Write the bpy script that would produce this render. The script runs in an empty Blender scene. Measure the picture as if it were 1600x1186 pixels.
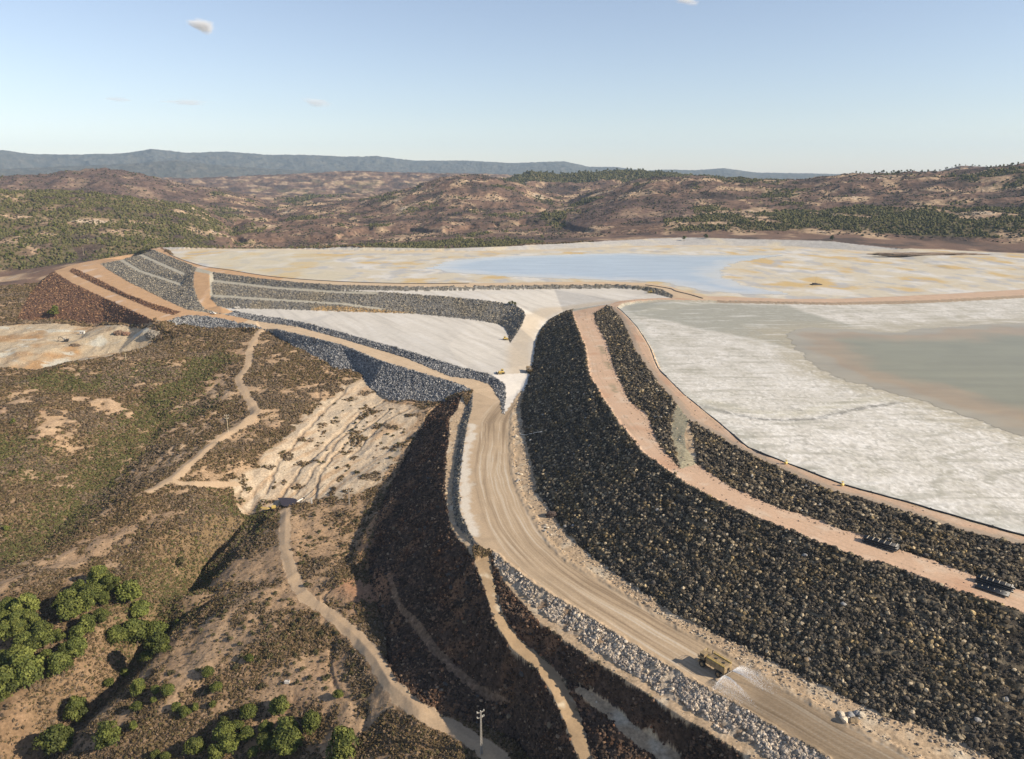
import bpy, bmesh, math, random
import numpy as np
from mathutils import Vector, Matrix
from mathutils.geometry import delaunay_2d_cdt

SC = bpy.context.scene
COL = SC.collection
rnd = random.Random(7)
rng = np.random.default_rng(11)

# ------------------------------------------------------------------ camera
H, F, PITCH = 140.0, 1186.0, math.radians(15.14)      # 140 m above the haul road, 15 degrees down
cam = bpy.data.cameras.new('camera'); cam_o = bpy.data.objects.new('camera', cam); COL.objects.link(cam_o)
cam_o.location = (0, 0, H); cam_o.rotation_euler = (math.pi/2 - PITCH, 0, 0)
cam.sensor_width = 36.0; cam.lens = 36.0*F/1600.0; cam.clip_start = 1.0; cam.clip_end = 60000.0
SC.camera = cam_o

# ------------------------------------------------------------------ sky and sun
SUN_EL, SUN_AZ = math.radians(29.5), math.radians(107.0)   # azimuth clockwise from +y
w = bpy.data.worlds.new('World'); SC.world = w; w.use_nodes = True
nt = w.node_tree
sky = nt.nodes.new('ShaderNodeTexSky'); sky.sky_type = 'NISHITA'; sky.sun_disc = False
sky.sun_elevation = SUN_EL; sky.sun_rotation = SUN_AZ
sky.altitude = 300; sky.air_density = 1.0; sky.dust_density = 0.3; sky.ozone_density = 1.2
hsv = nt.nodes.new('ShaderNodeHueSaturation'); hsv.inputs['Saturation'].default_value = 0.80; nt.links.new(sky.outputs[0], hsv.inputs['Color'])
tint = nt.nodes.new('ShaderNodeVectorMath'); tint.operation = 'MULTIPLY'; tint.inputs[1].default_value = (0.985, 0.97, 1.03); nt.links.new(hsv.outputs[0], tint.inputs[0])
bg = nt.nodes['Background']; nt.links.new(tint.outputs[0], bg.inputs[0]); bg.inputs[1].default_value = 0.098
sl = bpy.data.lights.new('sun', 'SUN'); sl.energy = 5.0; sl.angle = math.radians(0.53); sl.color = (1.0, 0.875, 0.70)
so = bpy.data.objects.new('sun', sl); COL.objects.link(so)
SUNV = Vector((math.cos(SUN_EL)*math.sin(SUN_AZ), math.cos(SUN_EL)*math.cos(SUN_AZ), math.sin(SUN_EL)))
so.rotation_euler = SUNV.to_track_quat('Z', 'Y').to_euler(); so.location = (0, 0, 600)
SC.view_settings.view_transform = 'Standard'; SC.view_settings.look = 'None'
SC.view_settings.gamma = 1.0; SC.view_settings.exposure = 0.55; SC.view_settings.use_curve_mapping = False
SC.render.engine = 'CYCLES'
cy = SC.cycles
cy.max_bounces = 5; cy.diffuse_bounces = 2; cy.glossy_bounces = 2; cy.transmission_bounces = 2; cy.volume_bounces = 1
cy.transparent_max_bounces = 6; cy.caustics_reflective = False; cy.caustics_refractive = False
cy.use_denoising = True

# ------------------------------------------------------------------ helpers
def ray(px, py):
    u, v = (px-800.0)/F, (py-593.0)/F
    cp, sp = math.cos(PITCH), math.sin(PITCH)
    return (u, cp - v*sp, -sp - v*cp)
def P(px, py, z):                                         # a surveyed point: bearing, dip and its elevation
    d = ray(px, py); t = (z-H)/d[2]
    return (d[0]*t, d[1]*t, z)
def L(*pts): return [P(*p) for p in pts]
def crest_z(px, py, D):
    d = ray(px, py); return H + D*d[2]/math.hypot(d[0], d[1])
def bearing(px, py=300):
    d = ray(px, py); return math.atan2(d[0], d[1])

def tag(o, label=None, cat=None, group=None, kind=None):
    if label: o['label'] = label
    if cat: o['category'] = cat
    if group: o['group'] = group
    if kind: o['kind'] = kind
    return o
def empty(name, loc, rz=0.0, scale=1.0):
    o = bpy.data.objects.new(name, None); COL.objects.link(o)
    o.location = loc; o.rotation_euler = (0, 0, rz); o.scale = (scale,)*3; o.empty_display_size = 0.5
    return o
def link(name, me, mat=None, parent=None):
    o = bpy.data.objects.new(name, me); COL.objects.link(o)
    if mat is not None and not me.materials: me.materials.append(mat)
    if parent is not None: o.parent = parent
    return o
def copy_tree(o, parent=None):
    c = o.copy(); COL.objects.link(c)
    if parent is not None: c.parent = parent
    for ch in o.children: copy_tree(ch, c)
    return c

def np_mesh(name, co, quads=None, tris=None, col=None, smooth=False):
    me = bpy.data.meshes.new(name)
    nq = 0 if quads is None else len(quads); ntr = 0 if tris is None else len(tris)
    me.vertices.add(len(co)); me.vertices.foreach_set('co', np.ascontiguousarray(co, np.float32).ravel())
    loops = []; starts = []
    s = 0
    if nq: loops.append(quads.ravel()); starts.append(np.arange(nq)*4); s = nq*4
    if ntr: loops.append(tris.ravel()); starts.append(s+np.arange(ntr)*3)
    loops = np.concatenate(loops).astype(np.int32); starts = np.concatenate(starts).astype(np.int32)
    me.loops.add(len(loops)); me.loops.foreach_set('vertex_index', loops)
    me.polygons.add(len(starts)); me.polygons.foreach_set('loop_start', starts)
    if smooth: me.polygons.foreach_set('use_smooth', np.ones(len(starts), bool))
    else: me.polygons.foreach_set('use_smooth', np.zeros(len(starts), bool))
    me.update(calc_edges=True)
    if col is not None:
        a = me.color_attributes.new('albedo', 'FLOAT_COLOR', 'POINT')
        c4 = np.ones((len(co), 4), np.float32); c4[:, :3] = col
        a.data.foreach_set('color', c4.ravel())
    return me

# noise ---------------------------------------------------------------
def _hash(ix, iy, seed):
    h = (ix.astype(np.uint32)*np.uint32(374761393) + iy.astype(np.uint32)*np.uint32(668265263) + np.uint32((seed*2246822519) & 0xffffffff))
    h = (h ^ (h >> np.uint32(13)))*np.uint32(1274126177)
    return h ^ (h >> np.uint32(16))
_G = np.linspace(0, 2*math.pi, 257)[:256]; _GC = np.cos(_G).astype(np.float32); _GS = np.sin(_G).astype(np.float32)
def noise(x, y, seed=0):
    x = np.asarray(x, np.float32); y = np.asarray(y, np.float32)
    fx = np.floor(x); fy = np.floor(y); ix = fx.astype(np.int64); iy = fy.astype(np.int64); tx = x-fx; ty = y-fy
    def g(dx, dy):
        h = (_hash(ix+dx, iy+dy, seed) & np.uint32(255)).astype(np.int32)
        return _GC[h]*(tx-dx) + _GS[h]*(ty-dy)
    sx = tx*tx*tx*(tx*(tx*6-15)+10); sy = ty*ty*ty*(ty*(ty*6-15)+10)
    a = g(0, 0); b = g(1, 0); c = g(0, 1); d = g(1, 1)
    return 1.5*((a+(b-a)*sx) + ((c+(d-c)*sx) - (a+(b-a)*sx))*sy)
def fbm(x, y, oct=4, seed=0, gain=0.5):
    s = 0; a = 1.0; t = 0
    for o in range(oct):
        s = s + a*noise(x*(2.03**o)+o*17.3, y*(2.03**o)-o*9.1, seed+o); t += a; a *= gain
    return s/t
def ridged(x, y, oct=4, seed=0):
    s = 0; a = 1.0; t = 0
    for o in range(oct):
        s = s + a*(1-2*np.abs(noise(x*(2.03**o)+o*7.7, y*(2.03**o)+o*3.1, seed+o))); t += a; a *= 0.5
    return s/t
def sstep(a, b, x):
    t = np.clip((x-a)/(b-a), 0, 1); return t*t*(3-2*t)
def mixc(a, b, m):
    return a + (np.asarray(b, np.float32)-a)*m[..., None]
def inpoly(x, y, poly):
    poly = np.asarray(poly)[:, :2]; n = len(poly); ins = np.zeros(x.shape, bool)
    x0, y0 = poly.min(0); x1, y1 = poly.max(0)
    sel = np.nonzero((x >= x0) & (x <= x1) & (y >= y0) & (y <= y1))
    xs, ys = x[sel], y[sel]; r = np.zeros(xs.shape, bool)
    j = n-1
    for i in range(n):
        xi, yi = poly[i]; xj, yj = poly[j]
        if yi != yj:
            r ^= ((yi > ys) != (yj > ys)) & (xs < (xj-xi)*(ys-yi)/(yj-yi)+xi)
        j = i
    ins[sel] = r
    return ins
def polydist(x, y, pl, reach):
    """distance to a polyline and signed side offset, where within reach; else big"""
    pl = np.asarray(pl)[:, :2]; D = np.full(x.shape, 1e6, np.float32); S = np.zeros(x.shape, np.float32); A = np.zeros(x.shape, np.float32)
    acc = 0.0
    for a, b in zip(pl[:-1], pl[1:]):
        x0, x1 = min(a[0], b[0])-reach, max(a[0], b[0])+reach; y0, y1 = min(a[1], b[1])-reach, max(a[1], b[1])+reach
        sel = np.nonzero((x >= x0) & (x <= x1) & (y >= y0) & (y <= y1))
        ab = b-a; l2 = (ab**2).sum()
        if l2 > 0:
            xs = x[sel]-a[0]; ys = y[sel]-a[1]; t = np.clip((xs*ab[0]+ys*ab[1])/l2, 0, 1)
            d = np.hypot(xs-t*ab[0], ys-t*ab[1]); cr = (ab[0]*ys-ab[1]*xs)/math.sqrt(l2)
            cur = D[sel]; m = d < cur
            D[sel] = np.where(m, d, cur); S[sel] = np.where(m, np.sign(cr)*d, S[sel]); A[sel] = np.where(m, acc+t*math.sqrt(l2), A[sel])
            acc += math.sqrt(l2)
    return D, S, A
def smooth_line(pl, n=5):
    pl = [np.array(p) for p in pl]; out = []
    for i in range(len(pl)-1):
        p0 = pl[max(i-1, 0)]; p1 = pl[i]; p2 = pl[i+1]; p3 = pl[min(i+2, len(pl)-1)]
        for k in range(n):
            t = k/n
            q = 0.5*((2*p1)+(p2-p0)*t+(2*p0-5*p1+4*p2-p3)*t*t+(3*p1-p0-3*p2+p3)*t**3)
            out.append(q)
    out.append(pl[-1]); return out
def offset(pl, d, z):
    pl = np.asarray(pl); out = []
    for i in range(len(pl)):
        a = pl[max(i-1, 0), :2]; b = pl[min(i+1, len(pl)-1), :2]; t = (b-a)/np.linalg.norm(b-a)
        out.append((pl[i, 0]-t[1]*d, pl[i, 1]+t[0]*d, z))
    return out

# ------------------------------------------------------------------ survey: break lines of the earthworks (bearing, dip, elevation)
HR_L = L((1420,1260,0),(1293,1186,0),(1200,1134,0),(1140,1098,0),(1069,1059,0),(998,1016,0),(913,962,0),(837,917,0),(800,888,0),(768,862,0))
RIM = L((739,611,.5),(737,640,0),(730,665,0),(724,700,0),(720,735,0),(717,760,0),(719,800,0),(731,828,0),(742,845,0),(755,858,0))
SHI = L((729,636,-2.5),(719,665,-3),(714,705,-3),(708,745,-3),(706,780,-3),(711,815,-3),(724,833,-2.2),(740,852,-1))
SH = L((722,618,-1),(714,640,-3),(702,655,-3.2),(701,690,-3.3),(697,715,-3.3),(695,760,-3.3),(700,800,-3.3),(705,825,-3),(722,848,-2),(740,872,-1.2))
TOE_W = L((690,629,-8),(668,650,-12),(654,675,-16),(626,730,-22),(602,775,-26),(590,830,-29.5),(576,881,-31.5),(582,930,-33),(600,986,-32),(603,1031,-31.5),(618,1068,-31.5),(655,1099,-32),(683,1116,-32.5),(754,1133,-33),(810,1165,-33.5),(850,1230,-34))
MB = L((613,901,-22.5),(628,943,-22.5),(656,971,-23),(683,1007,-23),(720,1047,-24),(760,1075,-25),(800,1100,-26))
MBO = L((604,905,-24),(618,947,-24.5),(644,980,-25),(672,1018,-24.5),(710,1058,-25),(750,1086,-26.2))
TR_L = L((741,876,-1.5),(757,921,-4),(771,969,-6),(800,1014,-9),(837,1045,-11),(862,1082,-13),(882,1128,-16),(902,1184,-18),(915,1260,-20))
TR_R = L((766,866,-.6),(771,907,-3.5),(785,958,-6),(810,997,-9),(857,1034,-11),(882,1065,-13),(905,1113,-16),(925,1184,-18),(940,1260,-20))
RL = L((774,880,-1),(796,908,-2.2),(850,962,-3),(922,1012,-3.3),(996,1058,-3.3),(1080,1112,-3.3),(1138,1146,-3.3),(1190,1176,-3.3),(1310,1248,-3.3))
RL2 = L((788,910,-2.2),(798,922,-2.8),(844,974,-3.6),(916,1025,-3.9),(990,1071,-3.9),(1073,1126,-3.9),(1130,1160,-3.9),(1182,1190,-3.9),(1290,1256,-3.9))
B3U = L((905,1069,-12),(959,1103,-12.5),(1004,1142,-13),(1060,1176,-13.5),(1140,1240,-14))
B3L = L((897,1078,-12.6),(945,1118,-13.1),(990,1160,-13.6),(1040,1195,-14.1),(1110,1255,-14.6))
HR_R = L((813,611,1),(802,645,.2),(800,716,0),(813,770,0),(837,812,0),(876,867,0),(970,923,0),(1055,977,0),(1134,1018,0),(1200,1060,0),(1305,1119,0),(1359,1150,0),(1435,1188,0),(1560,1260,0))
TOE_E = L((895,483,22.2),(880,488,18.3),(858,500,13.5),(845,515,9),(837,534,6),(833,567,4),(820,611,1.8),(813,635,1),(820,682,1),(833,729,1),(839,770,1),(857,793,1),(877,824,1),(904,852,1),(955,891,1),(998,921,1),(1055,960,1),(1097,980,1),(1168,1015,1),(1200,1031,1),(1285,1071,1),(1319,1088,1),(1384,1120,1),(1435,1133,1),(1506,1162,1),(1540,1179,1),(1700,1260,1))
BN = L((893,487,22.5),(897,500,24),(914,544,24.5),(921,588,25),(938,618,25),(968,662,25),(1005,709,25),(1066,752,24.5),(1120,783,24),(1201,817,23.5),(1268,844,23),(1343,873,22.5),(1398,887,22),(1430,900,22),(1497,924,21.5),(1600,959,21),(1760,1010,20))
BFN = L((949,477.5,27.5),(928,490,25),(930,502,24.5),(948,534,24.7),(961,578,25),(985,628,25),(1012,648,25),(1026,689,25),(1063,733,24.6))
BFS = L((1090,725,24.8),(1140,760,24),(1201,787,23.5),(1241,800,23),(1343,837,22.5),(1424,864,22),(1521,898,21.5),(1600,923,21),(1760,975,20))
RPW = L((1063,733,24.6),(1049,680,26.5),(1050,650,28.5),(1058,632,30))
RPE = L((1090,725,24.8),(1072,700,26.3),(1069,680,27.8),(1076,655,29.5))
CRON = L((955,481,28.3),(972,500,29),(995,551,30),(1029,598,30),(1058,632,30))
CROS = L((1076,655,29.5),(1117,678,29),(1157,703,29),(1228,736,28.5),(1302,767,28.3),(1387,790,28),(1488,824,27.8),(1599,851,27.5),(1760,890,27.5))
CRI = L((1120,469,29),(1060,468.5,29),(1030,468,29),(990,470.5,29),(972,474,29),(963,480,29),(973,488,29.5),(993,509,30),(1012,539,30),(1026,574,30),(1049,598,30),(1066,615,30),(1120,659,29.5),(1167,699,29.3),(1228,724,29),(1316,758,28.5),(1403,782,28.2),(1505,812,28),(1599,839,27.8),(1760,876,27.8))
CRW = L((1060,466,28.6),(1036,465.5,28),(1000,467,27.6),(970,470,27.5),(952,475,27.6))
ZR, ZU = 27.2, 28.7                                       # pond levels
PI_ = offset(CRI[3:], 3.0, ZR)
DS = L((1120,473.5,ZR),(1233,475.5,ZR),(1300,477,ZR),(1400,475.5,ZR),(1466,473,ZR),(1600,466,ZR),(1800,455,ZR))
DTS = L((1120,469,29),(1233,471,29),(1300,472.5,29),(1400,470,29),(1466,468,29),(1600,461,29),(1800,450,29))
DTN = L((1100,462.5,29.5),(1233,467,29.5),(1320,466.5,29.5),(1400,463,29.5),(1500,458,29.5),(1600,452,29.5),(1800,441,29.5))
DN = offset(DTN, 3.0, ZU)
UC = L((333,425,30),(400,434,30),(467,441,30),(533,445,30),(640,447.5,30),(733,447,30),(866,444.5,30),(960,444,30),(1010,447,30),(1034,452,29.5),(1052,461,29))
UT = L((533,453,26),(640,455,26),(733,453.8,26),(866,452,26),(960,450.8,26),(1003,453.5,26),(1030,461,26.5),(1050,466,28))
UI = L((252,388.5,30),(266,397,30),(287,406,30),(320,416,30),(360,422,30),(433,433,30),(533,440,30),(640,443,30),(733,442.5,30),(866,440.5,30),(960,440,30),(1020,442.5,30),(1050,448.5,29.7),(1075,456,29.5),(1100,462.5,29.5))
UIP = offset(UI[1:-1], 3.0, ZU)
FDI = L((262,390.5,ZU),(400,390.5,ZU),(533,391.5,ZU),(733,393,ZU),(866,389.5,ZU),(966,385,ZU),(1066,383,ZU),(1233,385,ZU),(1366,393,ZU),(1500,394,ZU),(1600,401,ZU),(1800,410,ZU))
FDT = L((252,386.3,32),(300,386,33),(533,386,33.5),(700,388,33),(800,384.5,34),(866,381,34),(966,375.5,35),(1066,371,36),(1150,373,37),(1300,377,37),(1420,388,34),(1600,396,34),(1800,404,34))
UW = L((235,389.5,29),(240,390.5,30),(270,402.5,30),(290,410.5,30),(307,418,30),(333,425,30))
B1I = L((222,397,24.3),(258,413,24.3),(290,427,24.3)); B1O = L((216,398.5,24),(253,416,24),(288,431,24))
B2I = L((192,405,18.2),(220,422,18.2),(284,443,18.2)); B2O = L((186,407,18),(216,425,18),(283,447,18))
WT = L((157,412,13.5),(170,422,12.5),(200,440,12),(225,452,11),(247,463,10.2),(270,474,9.6),(293,484,9))
UR = L((112,419,11.5),(122,422,11.2),(148,434,11),(200,460,10),(232,472,9.3),(280,487,8.4),(295,490,8))
LRI = L((109,425,8.5),(144,442,7.6),(196,465,7),(240,484,6.8),(280,495,7.2),(293,494,7.8))
LRO = L((84,424,7),(112,442,6.5),(160,464,6),(200,482,6),(230,496,6),(246,499.5,6.5))
BBW = L((84,424,7),(66,438,-6),(48,458,-11),(34,480,-14),(25,500,-15))
BB = L((25,500,-15),(60,503,-15),(83,501,-15),(120,503,-13),(165,507,-11),(205,507,-4),(235,504.5,2),(250,503.5,3.5))
RN = L((84,423.5,7),(124,411,10),(160,404.5,12.5),(185,400.5,14),(212,396,18),(230,389.5,24),(252,386.3,32))
RW = L((303,424,29.6),(302,447,22),(310,470,14),(320,483,9.6),(347,490.5,8.2))
RE_ = L((327,428,29.3),(328,447,23.3),(329,465,16.3),(340,478,11),(366,489,8.3))
LN = L((246,499.5,6.5),(295,493,7.8),(317,493.6,7.7),(340,496.5,7.3),(370,503,6.8),(400,507.5,6),(433,514,5.5),(467,522,5),(533,538,4),(600,565,2.5),(668,585,1.5),(722,601,.7),(739,611,.5))
LF = L((293,484,9),(328,489,8.2),(352,491.5,7.8),(377,496.5,7),(400,501.5,6.3),(467,511,5),(533,529,4),(634,559,2),(702,588,1),(742,593,.7),(766,601,.3),(783,628,0),(785,646,0))
IT = L((366,486,9.6),(400,492,9.6),(467,502,9),(533,519,7.6),(634,547,6),(722,574,5),(769,586,4.5),(789,601,3),(790,622,1),(787,648,.2))
GB = L((250,503.5,3.5),(280,509,0),(325,513,0),(377,513,2),(393,512,4),(408,516,2),(420,521,0),(460,541,-4),(499,562,-7),(520,576,-9),(560,584,-9.5),(578,606,-12),(610,626,-13.5),(650,628,-12),(690,629,-8))
GFT = L((593,456,25.8),(640,459,25.3),(700,463,25),(766,470,24),(806,476.5,22),(818,485,20),(821,493,18),(813,512,12),(804,525,8),(797,536,5.3))
GFB = L((345,479,12.5),(433,483,12),(533,487,11.5),(650,490.5,11),(740,500,9),(777,506,7.5),(789,513,7),(794,523,6),(797,536,5.3))
T1I = L((334,437,24.3),(433,448.5,24.3),(533,455.5,24.6),(593,456,25.8)); T1O = L((331,441,23.8),(433,452,23.8),(533,458.5,24),(590,460,24.6))
T2I = L((332,460,17.8),(433,467,17.8),(533,473,17.3),(600,482,14)); T2O = L((332,464,17.4),(433,470.5,17.4),(533,476,16.8),(596,484,13.5))
HC = L((-260,640,-8),(0,611,-6),(60,590,-5),(101,574,-4.5),(186,564,-3.5),(236,546,-3.5),(290,536,-3),(337,529,-2.5),(380,521,-1),(404,516.5,2))
HB = L((-260,622,-26),(0,600,-26),(60,580,-25),(101,566,-24),(186,552,-22),(236,538,-13),(300,526,-4))
LINES = [HR_L, RIM, SHI, SH, TOE_W, MB, MBO, TR_L, TR_R, RL, RL2, B3U, B3L, HR_R, TOE_E, BN, BFN, BFS, RPW, RPE, CRON, CROS, CRI, CRW, PI_, DS, DTS, DTN, DN, UC, UT, UI, UIP,
         FDI, FDT, UW, B1I, B1O, B2I, B2O, WT, UR, LRI, LRO, BBW, BB, RN, RW, RE_, LN, LF, IT, GB, GFT, GFB, T1I, T1O, T2I, T2O, HC, HB]
TRACK = L((410,514,3),(403,524,0),(391,544,-3),(388,571,-6),(373,595,-9),(398,645,-13),(358,675,-15),(314,713,-17),(270,748,-18),(236,768,-20))
TRACK2 = L((270,752,-18),(304,758,-21),(368,758,-27))
DIRT = L((447,796,-31),(445,850,-30.5),(457,895,-31),(476,932,-31.5),(513,960,-32),(559,1000,-31.8),(587,1034,-31.5),(610,1071,-31.5),(655,1113,-32.5),(712,1139,-33),(777,1186,-34),(830,1240,-35))
LINES += [TRACK, TRACK2, DIRT]
PTS = L((0,640,-10),(100,605,-9),(200,600,-11),(300,570,-7),(340,600,-13),(300,640,-19),(250,660,-24),(230,700,-26),(150,770,-31),(60,850,-35),(60,640,-9),(130,635,-13),(60,690,-14),(120,680,-17),(0,760,-24),(100,720,-24),
  (160,840,-30),(320,800,-26),(360,835,-33),(300,780,-23),(220,860,-31),(120,890,-32),(385,805,-35),(340,850,-41),(300,900,-45),(230,985,-49),(180,1060,-53),(110,1120,-57),(50,1190,-61),(380,860,-35),(340,930,-38),(280,1000,-42),(240,1070,-45),
  (250,920,-36),(170,960,-38),(110,1040,-43),(100,960,-35),(40,1000,-37),(150,920,-34),(0,920,-33),(40,1090,-47),(0,1130,-50),(300,1080,-44),(400,1000,-35),(360,960,-35),(400,1100,-43),(420,930,-32),(520,880,-30),(540,850,-30.5),(530,820,-30),(480,830,-31.5),(500,775,-31),(470,782,-32),(410,790,-32),
  (575,592,-10),(600,645,-15),(560,640,-16),(520,690,-22.5),(450,740,-27),(400,765,-30),(640,690,-17),(600,710,-22),(560,760,-27),(640,655,-14),(450,560,-5),(430,600,-8.5),(470,615,-12),(420,680,-18),(390,720,-22),(520,620,-13),(480,670,-19),
  (500,990,-34),(540,1050,-36),(470,1060,-39),(500,1150,-44),(560,1120,-39),(600,1150,-38),(420,1190,-49),(650,1190,-37.5),(550,1260,-47),(300,1190,-53),(200,1260,-60),(0,1260,-64),(700,1230,-38),
  (540,930,-31),(560,960,-32),(-260,700,-16),(-260,850,-33),(-260,1000,-42),(-260,1260,-66),(-260,520,-18),(-260,440,-12),(0,515,-17),(60,507,-16),(150,511,-15),(20,545,-18),(100,540,-18),(200,530,-14),(260,518,-2),(30,560,-19),(0,575,-23),(60,578,-25),(320,520,-1.5),
  (0,470,-14),(0,440,-10),(20,425,-8),(60,412,-6),(500,500,10.6),(600,508,9.8),(700,540,7.5),(780,578,5),(826,580,3.5),(805,545,5),(815,600,2),(833,490,17),(760,461,25.6),(1000,460,26),
  (780,660,0),(770,740,0),(1900,1000,19),(1900,1260,1),(1900,900,27.5),(1900,940,20.5),(1400,560,ZR),(1300,620,ZR),(1500,720,ZR),(1700,620,ZR),(600,412,ZU),(900,418,ZU),(1200,430,ZU),(1500,425,ZU))
PTS += [(-150, 130, -64), (-60, 120, -55), (0, 110, -35), (60, 105, -12), (120, 100, 0), (180, 95, 6), (-260, 110, -70), (260, 90, 20)]
def base_z(az):                                            # valley floor beyond the works
    return np.interp(az, [-0.9, -0.5, -0.3, -0.1, 0.1, 0.3, 0.6, 0.9], [-8, -8, -4, 8, 28, 42, 42, 40])
RING = 1480.0
for a in np.linspace(-0.95, 0.95, 24):
    rr = RING if a < 0.05 else RING+60
    PTS.append((rr*math.sin(a), rr*math.cos(a), float(base_z(a))))
for a, r, z in ((-0.6, 1300, -8), (-0.45, 1290, -8), (-0.36, 1300, -4), (-0.25, 1260, 2), (-0.1, 1260, 10), (0.0, 1280, 20), (0.1, 1320, 30)):
    PTS.append((r*math.sin(a), r*math.cos(a), z))

vin, ein = [], []
for ln in LINES:
    b = len(vin); vin += ln; ein += [(b+i, b+i+1) for i in range(len(ln)-1)]
vin += PTS
res = delaunay_2d_cdt([Vector(v[:2]) for v in vin], ein, [], 0, 0.02)
tv, te, tf, ov = res[0], res[1], res[2], res[3]
tv = np.array([(v.x, v.y) for v in tv]); tz = np.zeros(len(tv))
VIN = np.array(vin); EA = VIN[[e[0] for e in ein]]; EB = VIN[[e[1] for e in ein]]
n_new = 0
for i in range(len(tv)):
    if len(ov[i]): tz[i] = np.mean([vin[k][2] for k in ov[i]])
    else:
        n_new += 1
        ab = EB[:, :2]-EA[:, :2]; t = np.clip(((tv[i]-EA[:, :2])*ab).sum(1)/((ab**2).sum(1)+1e-9), 0, 1)
        d = np.hypot(*(EA[:, :2]+ab*t[:, None]-tv[i]).T); k = np.argsort(d)[:2]
        tz[i] = np.mean(EA[k, 2]+(EB[k, 2]-EA[k, 2])*t[k])
print('TIN', len(tv), 'verts', len(tf), 'faces', n_new, 'crossings')

# ------------------------------------------------------------------ the ground as one grid, finer near, coarse far
step = math.radians(0.066)
azs = np.concatenate([np.radians(np.arange(-49, -36.6, 0.3)), np.arange(-math.radians(36.5), math.radians(36.5), step), np.radians(np.arange(36.6, 49.2, 0.3))])
rs = [112.0]
while rs[-1] < 16500:
    r = rs[-1]; rs.append(r + (max(0.42, r/430) if r < 1350 else (r/260 if r < 4500 else r/160)))
rs = np.array(rs); NC, NR = len(azs), len(rs)
AZ, R = np.meshgrid(azs, rs)
X = (R*np.sin(AZ)).astype(np.float32); Y = (R*np.cos(AZ)).astype(np.float32)
print('grid', NR, NC, NR*NC)
Zt = np.full(X.shape, np.nan, np.float32)
def segmin(a, b):
    ab = b-a; t = np.clip(-(a@ab)/max(ab@ab, 1e-9), 0, 1); return np.linalg.norm(a+ab*t)
for f in tf:
    if len(f) != 3: continue
    a, b, c = tv[f[0]], tv[f[1]], tv[f[2]]
    den = (b[1]-c[1])*(a[0]-c[0])+(c[0]-b[0])*(a[1]-c[1])
    if abs(den) < 1e-6: continue
    aa = [math.atan2(p[0], p[1]) for p in (a, b, c)]
    r1 = max(np.linalg.norm(p) for p in (a, b, c)); r0 = min(segmin(a, b), segmin(b, c), segmin(c, a))
    j0, j1 = np.searchsorted(azs, min(aa)-1e-6), np.searchsorted(azs, max(aa)+1e-6)
    i0, i1 = np.searchsorted(rs, r0-0.01), np.searchsorted(rs, r1+0.01)
    if j1 <= j0 or i1 <= i0: continue
    xs, ys = X[i0:i1, j0:j1], Y[i0:i1, j0:j1]
    w0 = ((b[1]-c[1])*(xs-c[0])+(c[0]-b[0])*(ys-c[1]))/den; w1 = ((c[1]-a[1])*(xs-c[0])+(a[0]-c[0])*(ys-c[1]))/den; w2 = 1-w0-w1
    m = (w0 > -1e-4) & (w1 > -1e-4) & (w2 > -1e-4)
    z = w0*tz[f[0]]+w1*tz[f[1]]+w2*tz[f[2]]
    Zt[i0:i1, j0:j1] = np.where(m, z, Zt[i0:i1, j0:j1])

# far country: ridges given by bearing, crest and distance
RIDGES = [ # D, front, back, crest points
 (2080, 560, 500, ((-300,308),(0,304),(120,304),(220,315),(300,328),(340,346),(400,372))),
 (1950, 260, 300, ((330,372),(380,352),(450,352),(520,345),(560,355),(640,352),(690,340),(760,352),(820,356),(900,352),(960,362))),
 (3400, 800, 700, ((-300,290),(0,281),(60,277),(110,271),(170,267),(220,275),(260,284),(300,293),(360,303),(420,318))),
 (2750, 620, 600, ((440,328),(500,322),(560,318),(600,308),(650,295),(690,282),(720,278),(760,279),(810,290),(850,305),(900,316),(960,324))),
 (2500, 800, 700, ((850,330),(890,318),(930,303),(980,290),(1020,282),(1080,279),(1150,284),(1230,286),(1290,281),(1330,276),(1400,275),(1480,272),(1540,267),(1600,262),(1750,252),(1900,250))),
 (1760, 230, 220, ((870,352),(900,342),(930,331),(960,325),(990,323),(1030,328),(1060,340),(1100,356))),
 (1640, 170, 220, ((1080,362),(1120,350),(1160,344),(1230,349),(1300,353),(1350,352),(1400,362),(1450,366),(1500,354),(1560,352),(1620,352),(1800,350))),
 (2000, 260, 220, ((1150,346),(1220,332),(1300,322),(1380,326),(1450,330),(1520,322),(1600,318),(1800,315))),
 (3500, 600, 600, ((740,300),(780,288),(830,272),(870,277),(930,273),(1000,271),(1060,277),(1150,283),(1250,288))),
 (4300, 500, 500, ((1400,282),(1450,274),(1490,264),(1530,262),(1570,268),(1640,280))),
 (5600, 900, 900, ((-400,284),(0,281),(200,279),(300,281),(420,276),(480,273),(560,269),(640,272),(750,274),(900,280),(1100,283))),
 (8800, 1300, 1500, ((-400,262),(0,266),(100,262),(200,258),(280,252),(330,258),(430,266),(560,270),(700,271),(900,275),(1100,276))),
 (12500, 2200, 3000, ((-500,240),(-200,238),(0,235),(60,242),(130,243),(200,241),(245,234),(300,240),(360,238),(420,243),(480,243),(540,246),(590,245),(650,252),(730,252),(800,256),(880,253),(920,262),(960,262),(1010,268),(1040,266),(1080,267),(1130,264),(1180,271),(1260,272),(1330,274),(1600,276),(1900,276))),
]
far = R > 1250
ii = np.nonzero(far); xf, yf, rf, af = X[ii], Y[ii], R[ii], AZ[ii]
bz = base_z(af) + np.interp(rf, [1500, 3000, 6000, 9000, 16000], [0, 20, 30, 0, -20])
bz = bz + fbm(xf/420, yf/420, 5, 3)*np.interp(rf, [1450, 1900, 16000], [2, 30, 40])
zf = bz.copy()
wob = fbm(xf/500, yf/500, 4, 21)
rdg = ridged(xf/330, yf/330, 5, 33)
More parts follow.
